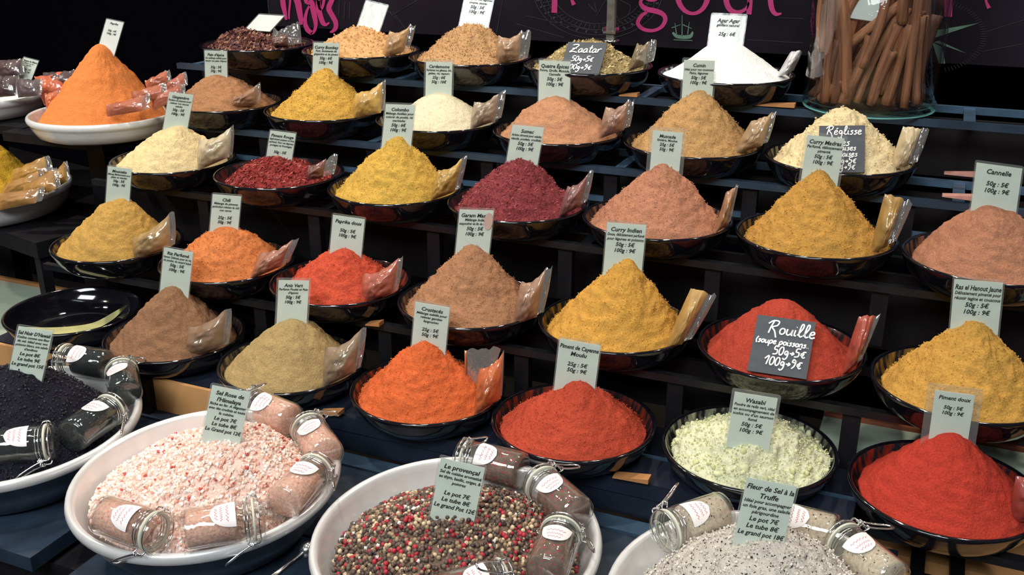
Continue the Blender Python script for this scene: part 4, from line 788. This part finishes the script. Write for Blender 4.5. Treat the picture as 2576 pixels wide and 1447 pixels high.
def jar(lid_px, base_px, zplane, roll, cont, label, group):
    """glass jar lying in a tray: both axis ends given where the photo shows them, on the horizontal plane zplane"""
    zl, zb_ = zplane if isinstance(zplane, tuple) else (zplane, zplane)
    a = atZ(base_px[0], base_px[1], zb_); b = atZ(lid_px[0], lid_px[1], zl); ax = (b - a).normalized(); mid = (a + b) * .5; org = mid - ax * JL * .5
    upv = Vector((0.1, -0.55, 1)).normalized(); yv = (upv - ax * upv.dot(ax)).normalized(); xv = yv.cross(ax)
    q = Matrix((xv, yv, ax)).transposed() @ Matrix.Rotation(0, 3, 'Z'); LR = Matrix.Rotation(roll, 3, 'Z')
    root = empty('clip_top_jar', org, label, 'jar', group); root.rotation_mode = 'QUATERNION'; root.rotation_quaternion = q.to_quaternion()
    for nm, (mb, m) in JP.items():
        if nm not in JME:
            o = mb.build(nm, [m or cont], None, nm != 'sticker'); JME[nm] = o.data; bpy.data.objects.remove(o)
        o = bpy.data.objects.new(nm, JME[nm]); C.objects.link(o); o.parent = root
        if nm in ('wire_band', 'latch'): o.rotation_euler = (0, 0, roll)
        if nm == 'contents': o.material_slots[0].link = 'OBJECT'; o.material_slots[0].material = cont
    return root
def contm(name, rgb, speck, amt=.40, sc_=260): return spice_mat(name, rgb, .35 if sc_ < 200 else .22, speck, amt, sc_)
CP = contm('pink_salt_filling', (250, 196, 176), (214, 128, 112), .34); CB = contm('black_salt_filling', (22, 22, 30), (50, 52, 66), .36); CK = contm('pepper_filling', (132, 108, 96), (186, 60, 70), .40, 130); CT = contm('truffle_filling', (226, 206, 184), (80, 68, 58), .34)
ZP = -.708
GJ = 'glass clip top jars lying in the metal trays'
R_ = math.radians
JARS = [((612, 1008), (748, 1064), ZP, R_(110), CP, 'jar of pink salt lying behind the pink salt card'), ((768, 1066), (826, 1152), ZP, R_(150), CP, 'jar of pink salt at the upper right of its tray, lid up'), ((812, 1165), (702, 1278), ZP, R_(170), CP, 'jar of pink salt at the right of its tray, base facing out'),
 ((655, 1304), (470, 1334), ZP, R_(205), CP, 'jar of pink salt lying along the front rim, lid at right'), ((405, 1344), (262, 1296), ZP, R_(195), CP, 'jar of pink salt at the front left with its round lid facing out'),
 ((146, 900), (280, 920), ZP, R_(60), CB, 'jar of black salt lying at the back of its tray'), ((303, 922), (318, 1002), ZP, R_(155), CB, 'jar of black salt standing against the right rim'), ((300, 1016), (168, 1106), ZP, R_(190), CB, 'jar of black salt with a blue reflection at the right front'), ((120, 1112), (-22, 1128), ZP, R_(195), CB, 'jar of black salt at the front with its lid to the right'),
 ((1154, 1146), (1316, 1186), -.712, R_(100), CK, 'jar of peppercorns lying behind the provençal card'), ((1352, 1206), (1454, 1298), -.712, R_(150), CK, 'jar of peppercorns at the upper right of its tray'), ((1420, 1320), (1368, 1458), -.712, R_(165), CK, 'jar of peppercorns at the right of its tray, base cut by the frame'), ((1258, 1462), (1120, 1500), -.712, R_(90), CK, 'jar of peppercorns at the bottom edge showing only its clasp'),
 ((1652, 1344), (1826, 1284), -.70, R_(160), CT, 'jar of truffle salt with its lid facing left'), ((1932, 1304), (2078, 1340), -.715, R_(0), CT, 'jar of truffle salt lying behind the truffle salt card'), ((2122, 1362), (2232, 1452), -.715, R_(150), CT, 'jar of truffle salt at the right of its tray')]
for a in JARS: jar(*a, GJ)
# large printed cards in the trays
LC = [(F0, s0, [(47, 818), (133, 832), (107, 948), (22, 936)], ["#Sel Noir D'Hawaii", "S'utilise comme une fleur", 'de sel. Idéal avec vos', 'poissons blancs, une salade', "d'endives", '$Le pot 8€', '$Le tube 9€', '$Le grand pot 15€'], "card reading Sel Noir D'Hawaii in the black salt"),
 (F1, s1, [(534, 966), (631, 986), (602, 1122), (508, 1104)], ['#Sel Rose de', "#l'Himalaya", 'Riche en fer. A déguster', 'avec des crudités et toute', 'la cuisine', '$Le pot 7€', '$Le tube 8€', '$Le Grand pot 12€'], "card reading Sel Rose de l'Himalaya in the pink salt"),
 (F2, s2, [(1110, 1150), (1221, 1173), (1190, 1326), (1082, 1296)], ['#Le provençal', 'Sel de cuisine aromatisé', 'au thym, basilic, origan, &', 'poivres', '', '$Le pot 7€', '$Le tube 8€', '$Le grand Pot 12€'], 'card reading Le provençal in the peppercorns'),
 (F3, s3, [(1882, 1195), (2004, 1224), (1972, 1370), (1846, 1352)], ['#Fleur de Sel à la', '#Truffe', 'Idéal pour accompagner', 'un foie gras, une salade', 'périgourdine', '$Le pot 7€', '$Le tube 8€', '$Le grand pot 18€'], 'card reading Fleur de Sel à la Truffe in the truffle salt')]
for c, s, q, lines, lab in LC:
    base = hit(s, (q[2][0] + q[3][0]) / 2, (q[2][1] + q[3][1]) / 2 - 2); card(q, base, lines, lab, back=.12, face=.7, drop=.012, sleeve=.04)
def bark(c):
    m = mat('cinnamon_bark', c, .65, noise_amt=.42, noise_scale=150, bump=.8, bump_scale=260); nt = m.node_tree; tc = [n for n in nt.nodes if n.type == 'TEX_COORD'][0]
    mp = nt.nodes.new('ShaderNodeMapping'); mp.inputs['Scale'].default_value = (1, 1, .10)
    for n in [n for n in nt.nodes if n.type == 'TEX_NOISE']: nt.links.new(mp.outputs['Vector'], n.inputs['Vector'])
    nt.links.new(tc.outputs['Object'], mp.inputs['Vector']); return m
# ---------------------------------------------------------------- cinnamon jar
jc = Vector((-.115, 1.80, zc(-.3308)))
cj = empty('cinnamon_jar', jc, 'tall glass jar packed with cinnamon sticks at upper right', 'jar')
R0 = .108
mb = MB(); mb.lathe([(0, .0), (R0 * .9, .0), (R0 * .98, .004), (R0, .014), (R0, .40), (R0 * .965, .40), (R0 * .965, .016), (R0 * .92, .009), (0, .008)], 64, origin=jc); mb.build('glass_body', BIGGLASS, cj, True)
mb = MB(); mb.lathe([(R0 * .93, .0002), (R0 * .985, .002), (R0 * .99, .0045), (R0 * .93, .0015)], 64, origin=jc); mb.build('base_ring', mat('aqua_glass_edge', (110, 178, 176), .1, noise_amt=.1, coat=.5), cj, True)
cm = [bark(c) for c in ((148, 94, 66), (124, 78, 56), (164, 108, 76), (108, 68, 52))]
r = random.Random(41); CS = []
def quill(L, rad, seed):
    mb = MB(); n = 16; m = 11; vs = []; rq = random.Random(seed); b1, b2 = rq.uniform(-.006, .006), rq.uniform(-.006, .006)
    for j in range(m):
        t = j / (m - 1); cx = b1 * math.sin(math.pi * t); cy = b2 * math.sin(math.pi * t)
        for i in range(n):                                             # a rolled bark scroll
            a = i / (n - 1) * 2 * math.pi * 1.25; rr2 = rad * (1 - .28 * i / (n - 1)) * (1 + .06 * math.sin(a * 2 + t * 5 + seed)); vs.append((cx + rr2 * math.cos(a), cy + rr2 * math.sin(a), t * L))
    N = len(vs); inner = [(v[0] * .80, v[1] * .80, v[2]) for v in vs]; mb.add(vs + inner, [(j * n + i, j * n + i + 1, (j + 1) * n + i + 1, (j + 1) * n + i) for j in range(m - 1) for i in range(n - 1)] + [(N + j * n + i, N + (j + 1) * n + i, N + (j + 1) * n + i + 1, N + j * n + i + 1) for j in range(m - 1) for i in range(n - 1)] + [(i, N + i, N + i + 1, i + 1) for i in range(n - 1)] + [((m - 1) * n + i, (m - 1) * n + i + 1, N + (m - 1) * n + i + 1, N + (m - 1) * n + i) for i in range(n - 1)])
    return mb
# sticks follow the directions they show through the glass: (bottom px, top px) on a chord inside the jar
ST = [((2075, 268), (2070, -60)), ((2098, 272), (2095, -60)), ((2128, 245), (2112, -60)), ((2062, 255), (2110, 100)), ((2112, 285), (2190, 90)), ((2125, 280), (2235, 30)), ((2150, 285), (2260, 40)), ((2165, 278), (2290, 30)), ((2185, 288), (2285, 20)), ((2205, 285), (2240, 90)),
      ((2225, 285), (2290, 60)), ((2255, 285), (2300, -40)), ((2275, 278), (2318, -60)), ((2300, 275), (2330, -60)), ((2315, 262), (2322, 40)), ((2035, 240), (2085, 160)), ((2040, 262), (2120, 200)), ((2140, 200), (2230, 40)), ((2130, 120), (2270, 10)), ((2200, 80), (2300, -50)),
      ((2120, 60), (2190, -60)), ((2255, 120), (2320, 25)), ((2060, 130), (2045, -60)), ((2150, 240), (2230, 120)), ((2195, 260), (2250, 130)), ((2240, 265), (2275, 110)), ((2110, 170), (2160, -40)), ((2290, 250), (2310, 80)), ((2170, 170), (2240, -50)), ((2088, 255), (2130, 130)), ((2212, 235), (2262, 60)), ((2050, 200), (2062, -40)), ((2270, 60), (2290, -60)), ((2225, 60), (2250, -60))]
r2 = random.Random(77)
for _ in range(44):
    bx = r2.uniform(2050, 2325); ST.append(((bx, r2.uniform(235, 278)), (bx + r2.choice([r2.uniform(-30, 20), r2.uniform(40, 110)]), r2.uniform(-80, 60))))
for i, (a, b) in enumerate(ST):
    dep = ([-.072, -.045, -.055, -.025][i % 4] if i > 5 else -.07) if i < 34 else [.0, .03, .055, .075, -.02][i % 5]
    pa, pb2 = atY(a[0], a[1], jc.y + dep), atY(b[0], b[1], jc.y + dep + r.uniform(-.012, .012))
    for p in (pa, pb2):
        h = Vector((p.x - jc.x, p.y - jc.y)); lim = R0 * .86
        if h.length > lim: h = h.normalized() * lim; p.x = jc.x + h.x; p.y = jc.y + h.y
        p.z = max(p.z, jc.z + .018)
    ax = pb2 - pa; L = ax.length; mb = quill(L, r.uniform(.0065, .0105), i); o = mb.build('cinnamon_stick', cm[i % 4], None, True); o.location = pa; o.rotation_mode = 'QUATERNION'; o.rotation_quaternion = ax.to_track_quat('Z', 'Y')
    tag(o, 'brown cinnamon stick standing in the tall glass jar', 'cinnamon stick', 'cinnamon sticks in the glass jar')
card([(2126, -70), (2217, -62), (2210, 58), (2120, 40)], Vector((jc.x, jc.y - .078, jc.z)), ['#Cannelle', 'bâtons', '$25g : 5€'], 'white card inside the jar of cinnamon sticks', paper=PAPERW, back=.12, drop=0)
# ---------------------------------------------------------------- steel spoon between the trays
sa, sb = atZ(640, 1490, -.765), atZ(762, 1392, -.765)
sp = empty('serving_spoon', sa, 'polished steel spoon handle lying between the pink salt and peppercorn trays', 'spoon')
mb = MB(); mb.tube([sa, sa.lerp(sb, .5), sb], [.0045, .0042, .004], 12); mb.build('handle', WIRE, sp, True)
mb = MB(); d = (sb - sa).normalized()
mb.tube([sb - d * .002, sb + d * .004, sb + d * .010, sb + d * .016, sb + d * .020], [.004, .0095, .0105, .0085, .002], 14); mb.build('knob', WIRE, sp, True)
